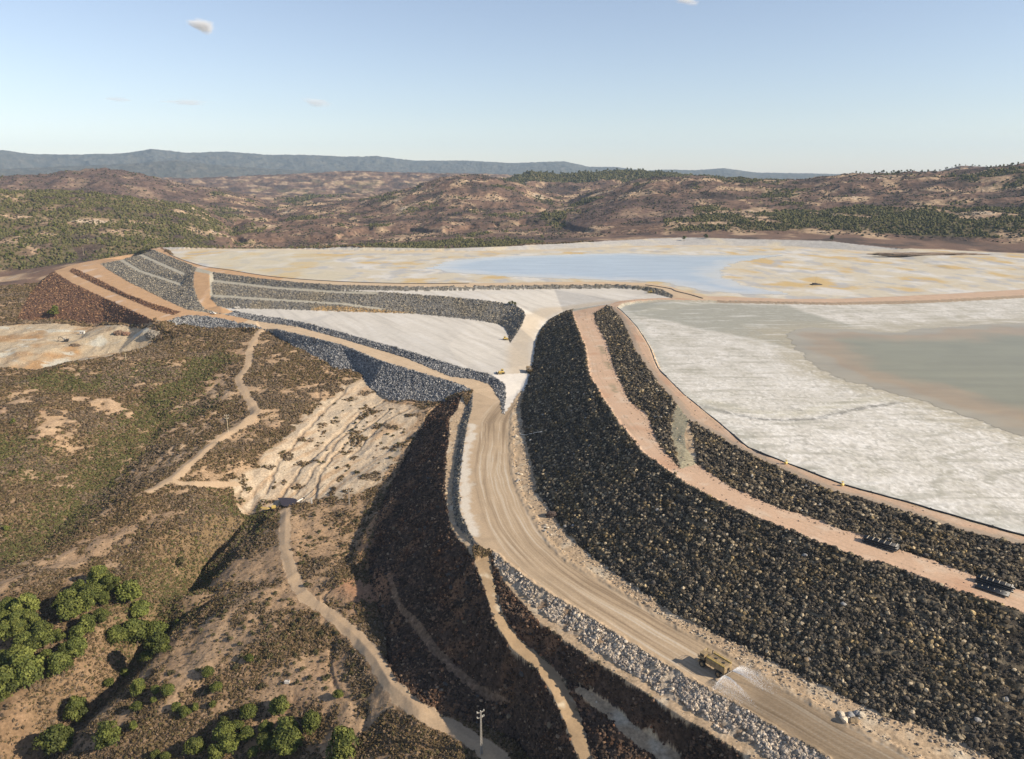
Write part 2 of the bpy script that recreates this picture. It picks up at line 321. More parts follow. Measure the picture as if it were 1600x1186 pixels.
for D, wf, wb, pts in RIDGES:
    ba = np.array([bearing(p[0]) for p in pts]); cz = np.array([crest_z(p[0], p[1], D) for p in pts])
    c = np.interp(af, ba, cz); edge = np.minimum(sstep(ba[0]-0.03, ba[0]+0.02, af), 1-sstep(ba[-1]-0.02, ba[-1]+0.03, af))
    t = (rf-D)/np.where(rf < D, wf, wb)
    pr = np.exp(-np.abs(t*1.15)**1.7)*edge
    erode = (0.10*(rdg-0.3)+0.08*wob)*np.clip(np.abs(t)*2.2, 0, 1)
    hz = base_z(af) + (c-base_z(af))*np.clip(pr*(1+1.6*erode), 0, 1.0)
    k = np.clip(0.5+0.5*(hz-zf)/8.0, 0, 1)
    zf = zf*(1-k)+hz*k + 8.0*k*(1-k)*0.0
ztf = Zt[ii]; t = sstep(1400, RING+40, rf); ztf = np.where(np.isnan(ztf), zf, ztf)
Z = Zt.copy(); Z[ii] = ztf*(1-t)+zf*t
Z = np.where(np.isnan(Z), np.interp(AZ, [-0.8, 0, 0.8], [-60, -20, 10]), Z).astype(np.float32)
Zbase = Z.copy()

def sample(G, x, y):
    a = math.atan2(x, y); r = math.hypot(x, y)
    fj = np.interp(a, azs, np.arange(NC)); fi = np.interp(r, rs, np.arange(NR))
    j = min(int(fj), NC-2); i = min(int(fi), NR-2); tj = fj-j; ti = fi-i
    return float(G[i, j]*(1-ti)*(1-tj)+G[i, j+1]*(1-ti)*tj+G[i+1, j]*ti*(1-tj)+G[i+1, j+1]*ti*tj)
def hit(px, py, G=None):
    """where the line of sight meets the ground"""
    G = Zbase if G is None else G
    d = ray(px, py); h = math.hypot(d[0], d[1]); a = math.atan2(d[0], d[1])
    fj = np.interp(a, azs, np.arange(NC)); j = min(int(fj), NC-2); t = fj-j
    prof = G[:, j]*(1-t)+G[:, j+1]*t
    below = np.nonzero(H + rs*d[2]/h < prof)[0]
    if not len(below): return None
    i = below[0]; z1 = H+rs[i]*d[2]/h-prof[i]
    if i == 0: r = rs[0]
    else:
        z0 = H+rs[i-1]*d[2]/h-prof[i-1]; r = rs[i-1]+(rs[i]-rs[i-1])*z0/(z0-z1+1e-9)
    return (r*math.sin(a), r*math.cos(a), H+r*d[2]/h)
def HL(*pts): return [hit(*p) for p in pts]

# ------------------------------------------------------------------ regions of the ground
(NAT, ROAD, PATH, BENCH, SLOPE_D, SLOPE_G, SLOPE_B, SLOPE_P, BASIN, POND_R, POND_U, WASH, QUARRY, SAND, HILL, MOUNT) = range(16)
reg = np.full(X.shape, NAT, np.int8)
near = R < 1500
reg[R > 1420] = HILL; reg[R > 7000] = MOUNT
def strip(a, b): return list(a)+list(b)[::-1]
XR = X+0.7*noise(X/4.1, Y/4.1, 901)+0.3*noise(X/1.1, Y/1.1, 902); YR = Y+0.7*noise(X/4.1, Y/4.1, 903)+0.3*noise(X/1.1, Y/1.1, 904)
def put(poly, r): reg[inpoly(XR, YR, poly)] = r
wash = HL((568,590),(545,602),(505,628),(472,655),(440,685),(412,712),(388,732),(362,752),(370,778),(380,800),(420,792),(455,788),(500,784),(556,775),(596,752),(622,715),(648,670),(664,640),(640,632),(612,628),(585,608))
WXR = X+9*fbm(X/11, Y/11, 4, 905); WYR = Y+9*fbm(X/11, Y/11, 4, 906)
reg[inpoly(WXR, WYR, wash)] = WASH

put(HL((-200,520),(0,512),(60,508),(150,512),(215,511),(236,518),(238,530),(225,545),(190,556),(110,568),(60,580),(0,575),(-200,590)), QUARRY)
put(strip(BB, LRO)+BBW[1:-1][::-1] if False else BBW+BB[1:]+LRO[::-1], SLOPE_B)
put(strip(RN[:4], LRO)+[], PATH); put(strip(LRO, LRI)+[], PATH); put(LRI+LN[1:2]+LRO[::-1]+RN[:2], PATH)
put(strip(UR, LRI), SLOPE_B); put(strip(WT, UR)+[RN[1]]+[RN[2]], PATH)
put(RN[1:5]+WT[:3], PATH)
put(strip(UW[:5], B1I), SLOPE_G); put(strip(B1I, B1O), SAND); put(strip(B1O, B2I), SLOPE_G); put(strip(B2I, B2O), SAND); put(strip(B2O, WT), SLOPE_G)
put([B1O[-1], B1I[-1], UW[4]]+RW[1:]+[WT[-1], B2O[-1]], SLOPE_G)
put(strip(RW, RE_), PATH)
put(strip(UC, T1I), SLOPE_G); put(strip(T1I, T1O), SAND); put(strip(T1O, T2I), SLOPE_G); put(strip(T2I, T2O), SAND); put(strip(T2O, GFB[:4]), SLOPE_G)
put(UT+[DTS[0]]+CRW+[TOE_E[0], TOE_E[1], TOE_E[2], TOE_E[3], TOE_E[4]]+GFT[::-1], BASIN)
put(GFB+TOE_E[4:8]+HR_R[:2]+[IT[-1]]+IT[::-1], BASIN)
put(strip(GFT, GFB[3:]), SLOPE_G); put([T1O[-1], T1I[-1], GFT[0], GFT[1], GFB[3], GFB[2], T2O[-1], T2I[-1]], SLOPE_G)
put(strip(UC[2:], UT), SLOPE_G)
put(strip(LN, GB), SLOPE_G)
put(strip(LF[2:], IT), SLOPE_G)
put(strip(LF, LN), PATH)
put(strip(UI, UC)+UW[::-1][1:], PATH)
put([UC[-1], UC[-2], UI[-4], UI[-3], UI[-2], UI[-1], DTN[0], DTS[0], CRI[1], CRI[2], CRW[1], UT[-1]], PATH)
put(UIP+DN+FDI[::-1], POND_U); put(strip(FDI, FDT), SAND)
put(PI_+DS[::-1], POND_R); put(strip(CRI[3:], PI_), SAND); put(strip(UI[1:-1], UIP), SAND)
put(strip(DS, DTS), SAND); put(strip(DTS, DTN), PATH); put(strip(DTN, DN), SAND)
put(SH+TR_L+TOE_W[::-1]+[P(722,618,-1)], SLOPE_D)
put(strip(RIM, SHI), SLOPE_G); put(strip(SHI, SH), SAND)
put(RL2+TR_R[::-1], SLOPE_D)
put(strip(B3U, B3L), SAND)
put(strip(HR_L[::-1], RL), SLOPE_P); put(strip(RL, RL2), SAND)
put(strip(TR_L, TR_R), PATH)
put(HR_R+HR_L+RIM[::-1]+LF[-2:]+[IT[-1]], ROAD)
put(strip(HR_R, TOE_E[6:]), SAND)
put(strip(TOE_E, BN), SLOPE_D)
put(BN[:]+BFS[::-1]+BFN[::-1]+[CRW[-1]], BENCH)
put(strip(BFN, CRON), SLOPE_D); put(BFN[-2:]+[CRON[-1]]+CRON[-2:-1], SLOPE_D); put(strip(BFN[5:], CRON[2:])+[], SLOPE_D)
put(strip(BFS, CROS), SLOPE_D)
put(strip(RPW, RPE), SAND)
put(CRI+CROS[::-1]+CRON[::-1]+CRW[::-1], BENCH)
def stroke(pl, wdt, fade=0.35, reach=None):
    d, s, a = polydist(XR, YR, pl, (reach or wdt*1.6)+2)
    return 1-sstep(wdt*(1-fade), wdt*(1+fade), d), s, a

# tracks over natural ground
TRK = smooth_line(TRACK, 5); TRK2 = smooth_line(TRACK2, 4); DRT = smooth_line(DIRT, 5)
trk_m = np.zeros(X.shape, np.float32)
for pl, wd in ((TRK, 3.0), (TRK2, 2.4), (DRT, 2.7)):
    m, _, _ = stroke(pl, wd, 0.25); trk_m = np.maximum(trk_m, m*((reg == NAT) | (reg == WASH) | (reg == SLOPE_D)))
reg[trk_m > 0.5] = PATH
reg[(reg == NAT) & (Zbase > 5.5) & (R < 1180) & (X > -560)] = SAND

# ------------------------------------------------------------------ relief
n8 = fbm(X/9, Y/9, 3, 41); n2 = noise(X/2.3, Y/2.3, 51)
isn = (reg == NAT)
n40 = fbm(X/55, Y/55, 4, 61)
gul = ridged(X/38+0.3*n40, Y/60, 3, 71)
# bare spurs, green hollows and cut gullies on the natural ground
XS = X+5*fbm(X/14, Y/14, 3, 907); YS = Y+5*fbm(X/14, Y/14, 3, 908)
def strokes(lst, wd, fade=0.8):
    m = np.zeros(X.shape, np.float32)
    for s in lst:
        p = [q for q in HL(*s) if q]
        if len(p) > 1: m = np.maximum(m, stroke(smooth_line(p, 3), wd, fade)[0])
    return m
spur = strokes([((0,645),(40,628),(80,617),(110,622),(160,628),(200,645)), ((35,698),(70,675),(100,662),(150,664)), ((215,700),(250,680),(290,662),(340,640),(355,622)),
  ((230,660),(280,640),(330,622)), ((190,745),(240,720),(280,700)), ((40,735),(90,740),(120,760)), ((0,815),(50,790),(95,785)), ((140,820),(175,795),(210,780)), ((70,880),(110,870),(160,860)), ((0,925),(60,905),(90,890),(150,880),(220,900)),
  ((205,605),(225,598)), ((310,540),(330,533)), ((150,855),(200,835)), ((400,640),(420,650),(435,665)), ((330,690),(360,672),(390,655)), ((260,880),(275,870)), ((330,990),(350,960),(400,930)), ((260,1110),(290,1070),(320,1040)), ((445,1080),(470,1075),(500,1085)), ((520,1090),(535,1110),(530,1150))], 5.0)
holl = strokes([((330,560),(300,590),(250,630),(215,670),(185,705),(150,750),(120,790),(60,840),(0,870)), ((385,805),(345,850),(300,905),(240,980)), ((60,590),(140,600),(230,580)), ((0,700),(60,730)), ((300,640),(270,655))], 16.0)
gl = np.zeros(X.shape, np.float32)
GULL = [((600,625),(560,650),(520,690),(470,735),(440,775)), ((580,640),(530,690),(490,740),(462,770)), ((545,605),(500,650),(455,700),(425,745),(418,770)), ((610,640),(580,665),(545,690),(500,745),(492,790)),
        ((640,640),(600,660),(570,690),(545,715)), ((520,575),(500,600),(498,625),(480,650)), ((380,760),(372,775),(385,795)), ((520,1000),(515,1040),(520,1075),(570,1110),(568,1140)), ((640,860),(560,900),(515,925),(510,945),(545,985))]
for s in GULL:
    p = [q for q in HL(*s) if q]; d_ = polydist(X+2.2*fbm(X/9, Y/9, 3, 909), Y+2.2*fbm(X/9, Y/9, 3, 910), smooth_line(p, 4), 6)[0]; m = 1-sstep(0.3, 1.7, d_); gl = np.maximum(gl, m)
rav = strokes([((375,822),(345,852),(300,905),(235,985),(180,1060),(110,1125),(50,1190))], 9.0, 0.9)
slope_m = np.isin(reg, (SLOPE_D, SLOPE_G, SLOPE_P, SLOPE_B)).astype(np.float32)
rough_far = np.clip(1.0-(R-500)/900, 0.35, 1)
lump = fbm(X/3.2, Y/3.2, 3, 81)
d_amp = np.select([reg == NAT, reg == SLOPE_D, reg == SLOPE_G, reg == SLOPE_B, reg == SLOPE_P, reg == WASH, reg == QUARRY, reg == SAND], [0.30, 0.95, 0.8, 1.0, 0.9, 0.25, 0.35, 0.16], 0.03)
Z = Z + (lump*d_amp).astype(np.float32)
natm = np.isin(reg, (NAT, WASH, QUARRY)) | (trk_m > 0.02)
Z = Z + np.where(natm & near, n40*3.2 + gul*1.1 + 0.9*spur - 1.6*holl - 5.0*rav + n8*0.55*(1-trk_m), 0).astype(np.float32)*np.clip((1450-R)/200, 0, 1)
knl = strokes([((608,797),(590,825),(574,858),(566,882))], 4.5, 0.8); kn2 = strokes([((540,915),(560,935),(580,955)), ((575,915),(590,940))], 6.0, 0.9)
Z = Z + (4.5*knl + 2.0*kn2).astype(np.float32)
Z = Z - (0.7*gl*np.isin(reg, (WASH, NAT))).astype(np.float32)
# windrows of tipped rock along the big faces: follow the contour
big = reg == SLOPE_D
dE, sE, aE = polydist(X, Y, BN, 75)
dS_ = np.minimum(dE, np.where(sE > 0, 75, dE)); band = np.sin(2*math.pi*dE/5.0+3.2*fbm(X/38, Y/38, 4, 91))
Z = Z + np.where(big & (dE < 75), 0.26*band*(0.6+0.8*fbm(X/25, Y/25, 2, 92)) + 0.6*n8, 0).astype(np.float32)
Z = Z + np.where(big & (dE >= 75), 0.8*n8, 0).astype(np.float32)
# erosion chutes on the left face
Z = np.where((R > 1420), Z + fbm(X/22, Y/22, 3, 101)*np.interp(R, [1420, 1700, 3000, 8000], [0.3, 1.6, 3.0, 4.0]) + ridged(X/140, Y/140, 3, 111)*np.interp(R, [1420, 1800, 3000, 8000], [0.5, 9.0, 15.0, 16.0]), Z).astype(np.float32)
# road berms and ruts
for pl in (HR_R,):
    m = stroke(smooth_line(pl, 3), 1.3, 0.5)[0]; Z = Z + (0.55*m*(0.6+0.8*lump)).astype(np.float32)
for pl in (HR_L[1:],):
    m = stroke(pl, 1.4, 0.5)[0]; Z = Z + (0.9*m*(0.7+0.5*lump)*(reg == ROAD)).astype(np.float32)
m = stroke(BN, 0.9, 0.5)[0]; Z = Z + (0.45*m).astype(np.float32)

# ------------------------------------------------------------------ natural colours (reflectance only)
A = np.zeros(X.shape+(3,), np.float32)
def setc(mask, c): A[mask] = c
soil = np.array((0.37, 0.255, 0.155), np.float32)
v = 1+0.22*n8[..., None]+0.10*n40[..., None]
A[:] = soil*v
red = sstep(0.05, 0.5, fbm(X/70, Y/70, 3, 121)); A = mixc(A, (0.33, 0.19, 0.115), 0.6*red)
pale = sstep(0.1, 0.5, fbm(X/26, Y/26, 3, 122)); A = mixc(A, (0.46, 0.34, 0.22), 0.5*pale)
A = mixc(A, (0.44, 0.315, 0.20), np.clip(0.45*spur*(0.8+1.6*n8), 0, 1)*(reg == NAT))
# leaf litter under the scrub
fv = fbm(X/30, Y/30, 4, 131)
east = sstep(0.0, 1.0, (X+150+0.12*(Y-300))/40.0)          # drier, barer ground towards the works
low = inpoly(X, Y, [hit(*p) for p in ((395,800),(300,905),(235,985),(120,1120),(60,1180),(420,1184),(700,1184),(560,1000),(570,850),(450,800))])
cont = np.sin(2*math.pi*(Zbase+n40*3.2+0.5*n8)/1.9)*sstep(300, 380, Y)*sstep(900, 700, Y)
dens = sstep(-0.32, 0.20, 0.16*cont + fv + 0.55*fbm(X/6, Y/6, 3, 132) + 0.35*holl - 0.42*spur*(0.6+1.2*n8) - 0.24*low + 0.15)
apr = inpoly(XR, YR, [hit(*p) for p in ((560,600),(640,628),(690,630),(656,675),(624,733),(600,775),(588,830),(570,880),(470,870),(448,800),(500,780),(560,700))]); aps = apr*(0.55+0.9*fbm(X/12, Y/12, 3, 134))
dens = np.where(isn, dens, 0)*(1-trk_m)*np.clip(1-1.1*aps, 0, 1)
A = mixc(A, (0.42, 0.285, 0.17), 0.7*np.clip(aps, 0, 1)*(reg == NAT))
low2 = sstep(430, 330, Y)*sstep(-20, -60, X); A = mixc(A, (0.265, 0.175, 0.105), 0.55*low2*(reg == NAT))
dens = np.maximum(dens, np.clip(rav*1.2, 0, 1)*(reg == NAT)*0.95)
dens = np.maximum(dens, np.where(reg == WASH, 0.8*sstep(0.16, 0.34, fbm(X/13, Y/13, 3, 133)+0.10*sstep(-60, 0, X+0.3*(Y-420))), 0))
mead = inpoly(X, Y, [hit(*p) for p in ((555,1184),(560,1150),(600,1115),(640,1110),(700,1140),(745,1184))]); dens = np.where(mead & isn, 0.95, dens)
A = mixc(A, (0.150, 0.098, 0.054), 0.75*dens)
# hollows hold greener growth
A = mixc(A, (0.115, 0.092, 0.044), (0.4*holl*dens))

m = reg == WASH
wa = np.array((0.415, 0.295, 0.185), np.float32)*(1+0.2*n8[..., None])
wst = np.abs(sstep(-60, 30, X+0.62*(Y-420)))                # 0 at the pale western channels, 1 at the orange eastern bank
fl2 = ridged((X*0.86-Y*0.5)/7+0.8*n40, (X*0.5+Y*0.86)/42, 3, 141)
wa = mixc(wa, (0.49, 0.395, 0.28), sstep(0.1, 0.6, fl2)*(1-0.6*wst)); wa = mixc(wa, (0.30, 0.20, 0.125), 0.75*sstep(0.25, 0.75, -fl2+0.4*n8)); wa = mixc(wa, (0.43, 0.265, 0.145), 0.7*wst*sstep(-0.2, 0.3, fbm(X/22, Y/22, 3, 142)))
trw = strokes([((575,592),(552,615),(515,642),(478,668),(440,705),(402,745),(385,772)), ((640,632),(600,655),(560,672),(530,700),(500,730),(470,768)), ((652,650),(618,680),(585,700),(560,735),(520,765)), ((590,610),(560,650),(515,690),(470,730),(425,775))], 2.6, 0.6)
wa = mixc(wa, (0.52, 0.41, 0.285), 0.75*trw)
wed = polydist(WXR, WYR, wash+wash[:1], 9)[0]; wa = mixc(A, wa[..., :], sstep(0.0, 8.0, wed+3*n8)) if False else wa*(0.80+0.20*sstep(0, 7, wed))[..., None]
A[m] = wa[m]; A = mixc(A, (0.24, 0.17, 0.11), 0.5*gl*np.isin(reg, (WASH, NAT)))
A = mixc(A, (0.15, 0.105, 0.06), (0.5*dens*(reg == WASH)))
m = reg == QUARRY
qa = mixc(np.array((0.50, 0.40, 0.27), np.float32)*(1+0.15*n8[..., None]), (0.42, 0.26, 0.13), sstep(-0.1, 0.35, fbm(X/40, Y/40, 3, 151)))
qa = mixc(qa, (0.56, 0.52, 0.42), sstep(0.15, 0.4, fbm(X/30, Y/18, 3, 152))); qa = qa*0.86; A[m] = qa[m]
m = reg == SAND
sa = mixc(np.array((0.43, 0.315, 0.20), np.float32)*(1+0.25*lump[..., None]), (0.52, 0.43, 0.31), sstep(0.0, 0.5, n8)); A[m] = sa[m]
m = (reg == SAND) & (R > 560); A[m] = (np.array((0.36, 0.33, 0.26), np.float32)*(1+0.25*lump[..., None]))[m]
m = (reg == SAND) & inpoly(X, Y, strip(FDI, FDT)); A[m] = mixc(np.array((0.40, 0.38, 0.35), np.float32)*np.ones(X.shape+(1,), np.float32)*(1+0.2*n8[..., None]), (0.5, 0.44, 0.33), sstep(0, 0.5, fbm(X/40, Y/40, 3, 153)))[m]
m = (reg == SAND) & inpoly(X, Y, strip(DS, DTS)+[]) | (reg == SAND) & inpoly(X, Y, strip(DTN, DN)); A[m] = (np.array((0.27, 0.21, 0.15), np.float32)*(1+0.3*lump[..., None]))[m]
m = (reg == SAND) & inpoly(X, Y, strip(RPW, RPE)); A[m] = (np.array((0.34, 0.30, 0.20), np.float32)*(1+0.2*lump[..., None]))[m]
# far end of the haul road shelf and its whitish spoil
HCEN = smooth_line([((a[0]+b[0])/2, (a[1]+b[1])/2, 0) for a, b in zip(
    L((1420,1260,0),(1293,1186,0),(1200,1134,0),(1069,1059,0),(913,962,0),(800,888,0),(747,826,0),(735,760,0),(741,700,0),(750,655,0),(785,640,0)),
    L((1560,1260,0),(1470,1205,0),(1359,1150,0),(1200,1060,0),(1055,977,0),(900,882,0),(840,815,0),(803,740,0),(799,700,0),(800,655,0),(812,612,0)))], 6)
dH, sH, aH = polydist(X, Y, HCEN, 30)
m = reg == ROAD
ra = np.array((0.39, 0.295, 0.195), np.float32)*(1+0.10*n8[..., None])
sW = sH+1.4*noise(aH/55, sH*0+3.3, 168)+0.5*noise(aH/17, sH/6, 169)
tr = noise(sW/1.15, aH/90, 161)*0.6+noise(sW/0.5, aH/60, 162)*0.55+noise((sW+0.05*aH)/1.6, aH/70, 164)*0.4+noise(sW/2.6, aH/140, 163)*0.5
core = 1-sstep(7.5, 11.5, np.abs(sH+1.0))
ra = ra*(1+0.30*(tr*core)[..., None])*(1+0.12*fbm(X/13, Y/13, 3, 170)[..., None])
ra = mixc(ra, (0.50, 0.44, 0.35), 0.75*sstep(0.15, 0.8, tr)*core)
ra = mixc(ra, (0.23, 0.165, 0.105), 0.7*sstep(0.15, 0.8, -tr)*core)
ra = mixc(ra, (0.47, 0.35, 0.23), 0.6*(1-core)*sstep(-0.3, 0.3, n8+0.2))
wet = np.zeros(X.shape, np.float32)
A[m] = ra[m]
dRm = polydist(X, Y, smooth_line(L((738,664,0),(733,690,0),(726,712,0),(724,735,0),(727,760,0),(727,795,0),(740,832,0)), 4), 9)[0]
rimpale = 0.85*(1-sstep(0.6, 4.0, dRm+2.2*lump+3.0*n8))*(reg == ROAD)
A = mixc(A, (0.60, 0.545, 0.455), rimpale)
m = reg == PATH
BR = smooth_line([((a[0]+b[0])/2, (a[1]+b[1])/2, 0) for a, b in zip(L((293,484,9),(352,491.5,7.8),(400,501.5,6.3),(467,511,5),(533,529,4),(634,559,2),(702,588,1),(742,593,.7)), L((300,493,7.8),(345,497,7.2),(400,507.5,6),(467,522,5),(533,538,4),(624,571,2.2),(690,591,1),(735,608,.5)))], 4)
dB, sB, aB = polydist(X, Y, BR, 25)
pa = np.array((0.49, 0.37, 0.245), np.float32)*(1+0.12*n8[..., None])
pa = pa*(1+0.16*(noise(sB/0.9, aB/60, 165)*(dB < 25))[..., None])
pa = np.where((X < -250)[..., None], np.array((0.46, 0.29, 0.16), np.float32)*(1+0.2*n8[..., None]), pa)
wv = sstep(0.25, 0.5, fbm(X/22, Y/60, 3, 166)); pa = np.where((X < -300)[..., None], mixc(pa, (0.55, 0.45, 0.36), 0.6*wv), pa)
tk = inpoly(X, Y, strip(TR_L, TR_R)); pa = np.where(tk[..., None], mixc(np.array((0.33, 0.235, 0.14), np.float32)*(1+0.2*n8[..., None])*(1+0.15*lump[..., None]), (0.50, 0.42, 0.30), sstep(0.25, 0.5, fbm(X/8, Y/8, 3, 167))), pa)
dk = inpoly(X, Y, strip(DTS, DTN)); pa = np.where(dk[..., None], np.array((0.46, 0.33, 0.235), np.float32)*(1+0.15*n8[..., None]), pa)
pa = mixc(pa, (0.40, 0.29, 0.185), trk_m*0.9*(1+0.3*n8)); A[m] = pa[m]
m = reg == BENCH
bN, sN, aN = dE, sE, aE
ba_ = np.array((0.50, 0.345, 0.235), np.float32)*(1+0.10*n8[..., None])
ba_ = mixc(ba_, (0.55, 0.43, 0.32), 0.7*sstep(0.05, 0.5, fbm(X/9, Y/9, 3, 171))); ba_ = mixc(ba_, (0.43, 0.25, 0.155), 0.6*sstep(0.15, 0.5, fbm(X/24, Y/24, 3, 172)))
ba_ = mixc(ba_, (0.33, 0.25, 0.17), 0.35*sstep(0.2, 0.6, noise(sN/1.2, aN/50, 173)))
crest = inpoly(X, Y, CRI+CROS[::-1]+CRON[::-1]+CRW[::-1]); ba_ = np.where(crest[..., None], ba_*0.95, ba_)
dO, _, _ = polydist(X, Y, CRON+CROS, 9); ba_ = np.where(crest[..., None], mixc(ba_, (0.30, 0.25, 0.19), 0.75*(1-sstep(1.5, 4.5, dO+1.5*lump))), ba_)
pud = strokes([((938,541),(944,552)), ((948,566),(953,576)), ((955,600),(962,612))], 1.5, 0.9); ba_ = mixc(ba_, (0.24, 0.205, 0.13), 0.7*np.clip(pud*(1+1.5*lump), 0, 1))
A[m] = ba_[m]
# rock faces
m = reg == SLOPE_D
rk = np.array((0.060, 0.051, 0.040), np.float32)*(1+0.45*lump[..., None]); rk = mixc(rk, (0.135, 0.098, 0.055), 0.8*sstep(0.05, 0.5, fbm(X/18, Y/18, 3, 181)+0.25*band))
fines = sstep(0.55, 1.1, band+0.7*lump+0.6*n8); rk = mixc(rk, (0.205, 0.165, 0.110), 0.8*fines)
lowD = inpoly(X, Y, SH+TR_L+TOE_W[::-1]) | inpoly(X, Y, RL2+TR_R[::-1])
rk = np.where(lowD[..., None], mixc(np.array((0.075, 0.050, 0.036), np.float32)*(1+0.5*lump[..., None]), (0.185, 0.105, 0.060), sstep(0.0, 0.4, fbm(X/14, Y/14, 3, 182))), rk)
mbs = inpoly(X, Y, strip(MB, MBO)) & lowD; rk = np.where(mbs[..., None], np.array((0.19, 0.125, 0.08), np.float32)*(1+0.4*lump[..., None]), rk)
A[m] = rk[m]
m = reg == SLOPE_G
gk = np.array((0.185, 0.175, 0.158), np.float32)*(1+0.5*lump[..., None]); gk = mixc(gk, (0.25, 0.205, 0.135), 0.8*sstep(0.0, 0.4, fbm(X/30, Y/30, 3, 183))); A[m] = gk[m]
grey = inpoly(X, Y, strip(LN, GB)) | inpoly(X, Y, strip(LF[2:], IT)); m = m & grey; A[m] = (np.array((0.20, 0.20, 0.20), np.float32)*(1+0.6*lump[..., None]))[m]
m = grey & (X < -235) & (Y > 640) & (reg == SLOPE_G); A[m] = (np.array((0.36, 0.345, 0.315), np.float32)*(1+0.3*lump[..., None]))[m]
orp = inpoly(X, Y, [P(*p) for p in ((500,477,16),(600,483,14),(650,490,11),(533,488,11.5),(480,485,12))]) & (reg == SLOPE_G); A[orp] = (np.array((0.38, 0.24, 0.10), np.float32)*(1+0.4*lump[..., None]))[orp]
m = reg == SLOPE_B
A[m] = mixc(np.array((0.125, 0.068, 0.045), np.float32)*(1+0.6*lump[..., None]), (0.27, 0.145, 0.07), sstep(0.1, 0.5, fbm(X/26, Y/12, 3, 184)))[m]
m = reg == SLOPE_P
A[m] = mixc(np.array((0.42, 0.34, 0.25), np.float32)*(1+0.5*lump[..., None]), (0.26, 0.18, 0.115), sstep(0.0, 0.3, fbm(X/8, Y/8, 3, 185)))[m]
# tailings
wx = X+7*fbm(X/50, Y/50, 3, 191); wy = Y+7*fbm(X/50, Y/50, 3, 192)
m = reg == BASIN
bs = np.array((0.60, 0.575, 0.525), np.float32)*(1+0.06*n8[..., None])
flow = noise((X*0.85+Y*0.52)/7+1.5*fbm(X/80, Y/80, 2, 194), (X*0.52-Y*0.85)/75, 193)+0.6*noise((X*0.85+Y*0.52)/2.6, (X*0.52-Y*0.85)/50, 195)
bs = mixc(bs, (0.47, 0.45, 0.41), 0.6*sstep(0.0, 0.8, flow+0.3*n8)); bs = mixc(bs, (0.66, 0.645, 0.61), 0.6*sstep(0.15, 0.8, -flow))
rd = stroke(smooth_line(L((806,650,.2),(812,600,2),(812,545,5),(818,525,8),(832,495,17),(866,481,21),(915,474,25),(960,472,27)), 4), 9.0, 0.6)[0]; bs = mixc(bs, (0.55, 0.47, 0.36), 0.75*rd)
jn = inpoly(X, Y, [P(*p) for p in ((760,588,4),(836,580,4),(820,615,1.5),(806,660,.2),(787,650,.2),(790,605,3))]); bs = np.where(jn[..., None], np.array((0.70, 0.67, 0.62), np.float32)*(1+0.08*lump[..., None]), bs)
bs = bs*np.array((0.90, 0.875, 0.84), np.float32)
A[m] = bs[m]
m = reg == POND_U
pu = np.array((0.56, 0.50, 0.385), np.float32)*(1+0.05*n8[..., None])
str1 = fbm(wx/38, wy/55, 4, 201); pu = mixc(pu, (0.62, 0.59, 0.53), sstep(-0.05, 0.35, str1)); pu = mixc(pu, (0.55, 0.39, 0.17), 0.9*sstep(0.04, 0.34, fbm(wx/60, wy/75, 4, 202)))
pu = mixc(pu, (0.40, 0.40, 0.40), 0.75*sstep(0.04, 0.36, fbm(wx/24, wy/40, 4, 203)))
fs = polydist(X, Y, FDI, 60)[0]; pu = mixc(pu, (0.58, 0.47, 0.32), 0.6*(1-sstep(10, 50, fs)))
yel = inpoly(X, Y, [P(*p, ZU) for p in ((290,405),(360,396),(480,392),(533,412),(470,418),(560,428),(533,438),(420,430),(330,415))]); pu = np.where(yel[..., None], mixc(pu, (0.55, 0.49, 0.35), 0.5*np.ones(X.shape)), pu)
pu = pu*0.90
A[m] = pu[m]
m = reg == POND_R
pr_ = np.array((0.56, 0.53, 0.465), np.float32)*(1+0.05*n8[..., None])
s1 = fbm(wx/16, wy/30, 5, 211, 0.6); rv = np.abs(fbm(wx/22, wy/34, 4, 212)); s2 = fbm(wx/4.5, wy/5.5, 4, 213, 0.7)
pr_ = mixc(pr_, (0.69, 0.66, 0.60), 0.9*sstep(-0.10, 0.40, 0.8*s1+1.2*s2)); pr_ = mixc(pr_, (0.41, 0.385, 0.31), 0.8*sstep(0.0, 0.45, -0.8*s1+1.1*s2-0.05)); pr_ = mixc(pr_, (0.36, 0.345, 0.295), 0.6*(1-sstep(0.0, 0.035, rv)))
WET1 = [P(*p, ZR) for p in ((964,478),(990,472),(1120,474),(1233,477),(1262,488),(1300,500),(1340,510),(1250,522),(1262,552),(1190,532),(1130,521),(1085,513),(1050,503),(1010,496),(985,493))]
dw = polydist(X, Y, WET1+WET1[:1], 40)[0]; w1 = inpoly(X, Y, WET1); sd = np.where(w1, dw, -dw)+6*s1
pr_ = mixc(pr_, (0.335, 0.33, 0.275), 0.92*sstep(-3, 6, sd)); rim = np.exp(-((sd+4)/4.0)**2)*sstep(560, 500, Y); pr_ = mixc(pr_, (0.70, 0.69, 0.65), 0.7*rim)
CRK = smooth_line([P(*p, ZR) for p in ((1098,634),(1150,648),(1201,655),(1268,655),(1319,643),(1370,634),(1430,628),(1480,632))], 5)
dc = polydist(X, Y, CRK, 30)[0]; ck = 1-sstep(0.4, 2.8, dc+4*s2+1.0*s1); pr_ = mixc(pr_, (0.20, 0.195, 0.175), 0.85*ck)
pr_ = mixc(pr_, (0.50, 0.47, 0.36), 0.6*np.exp(-((dc-9)/5)**2)*(Y > np.interp(X, [p[0] for p in CRK], [p[1] for p in CRK])))
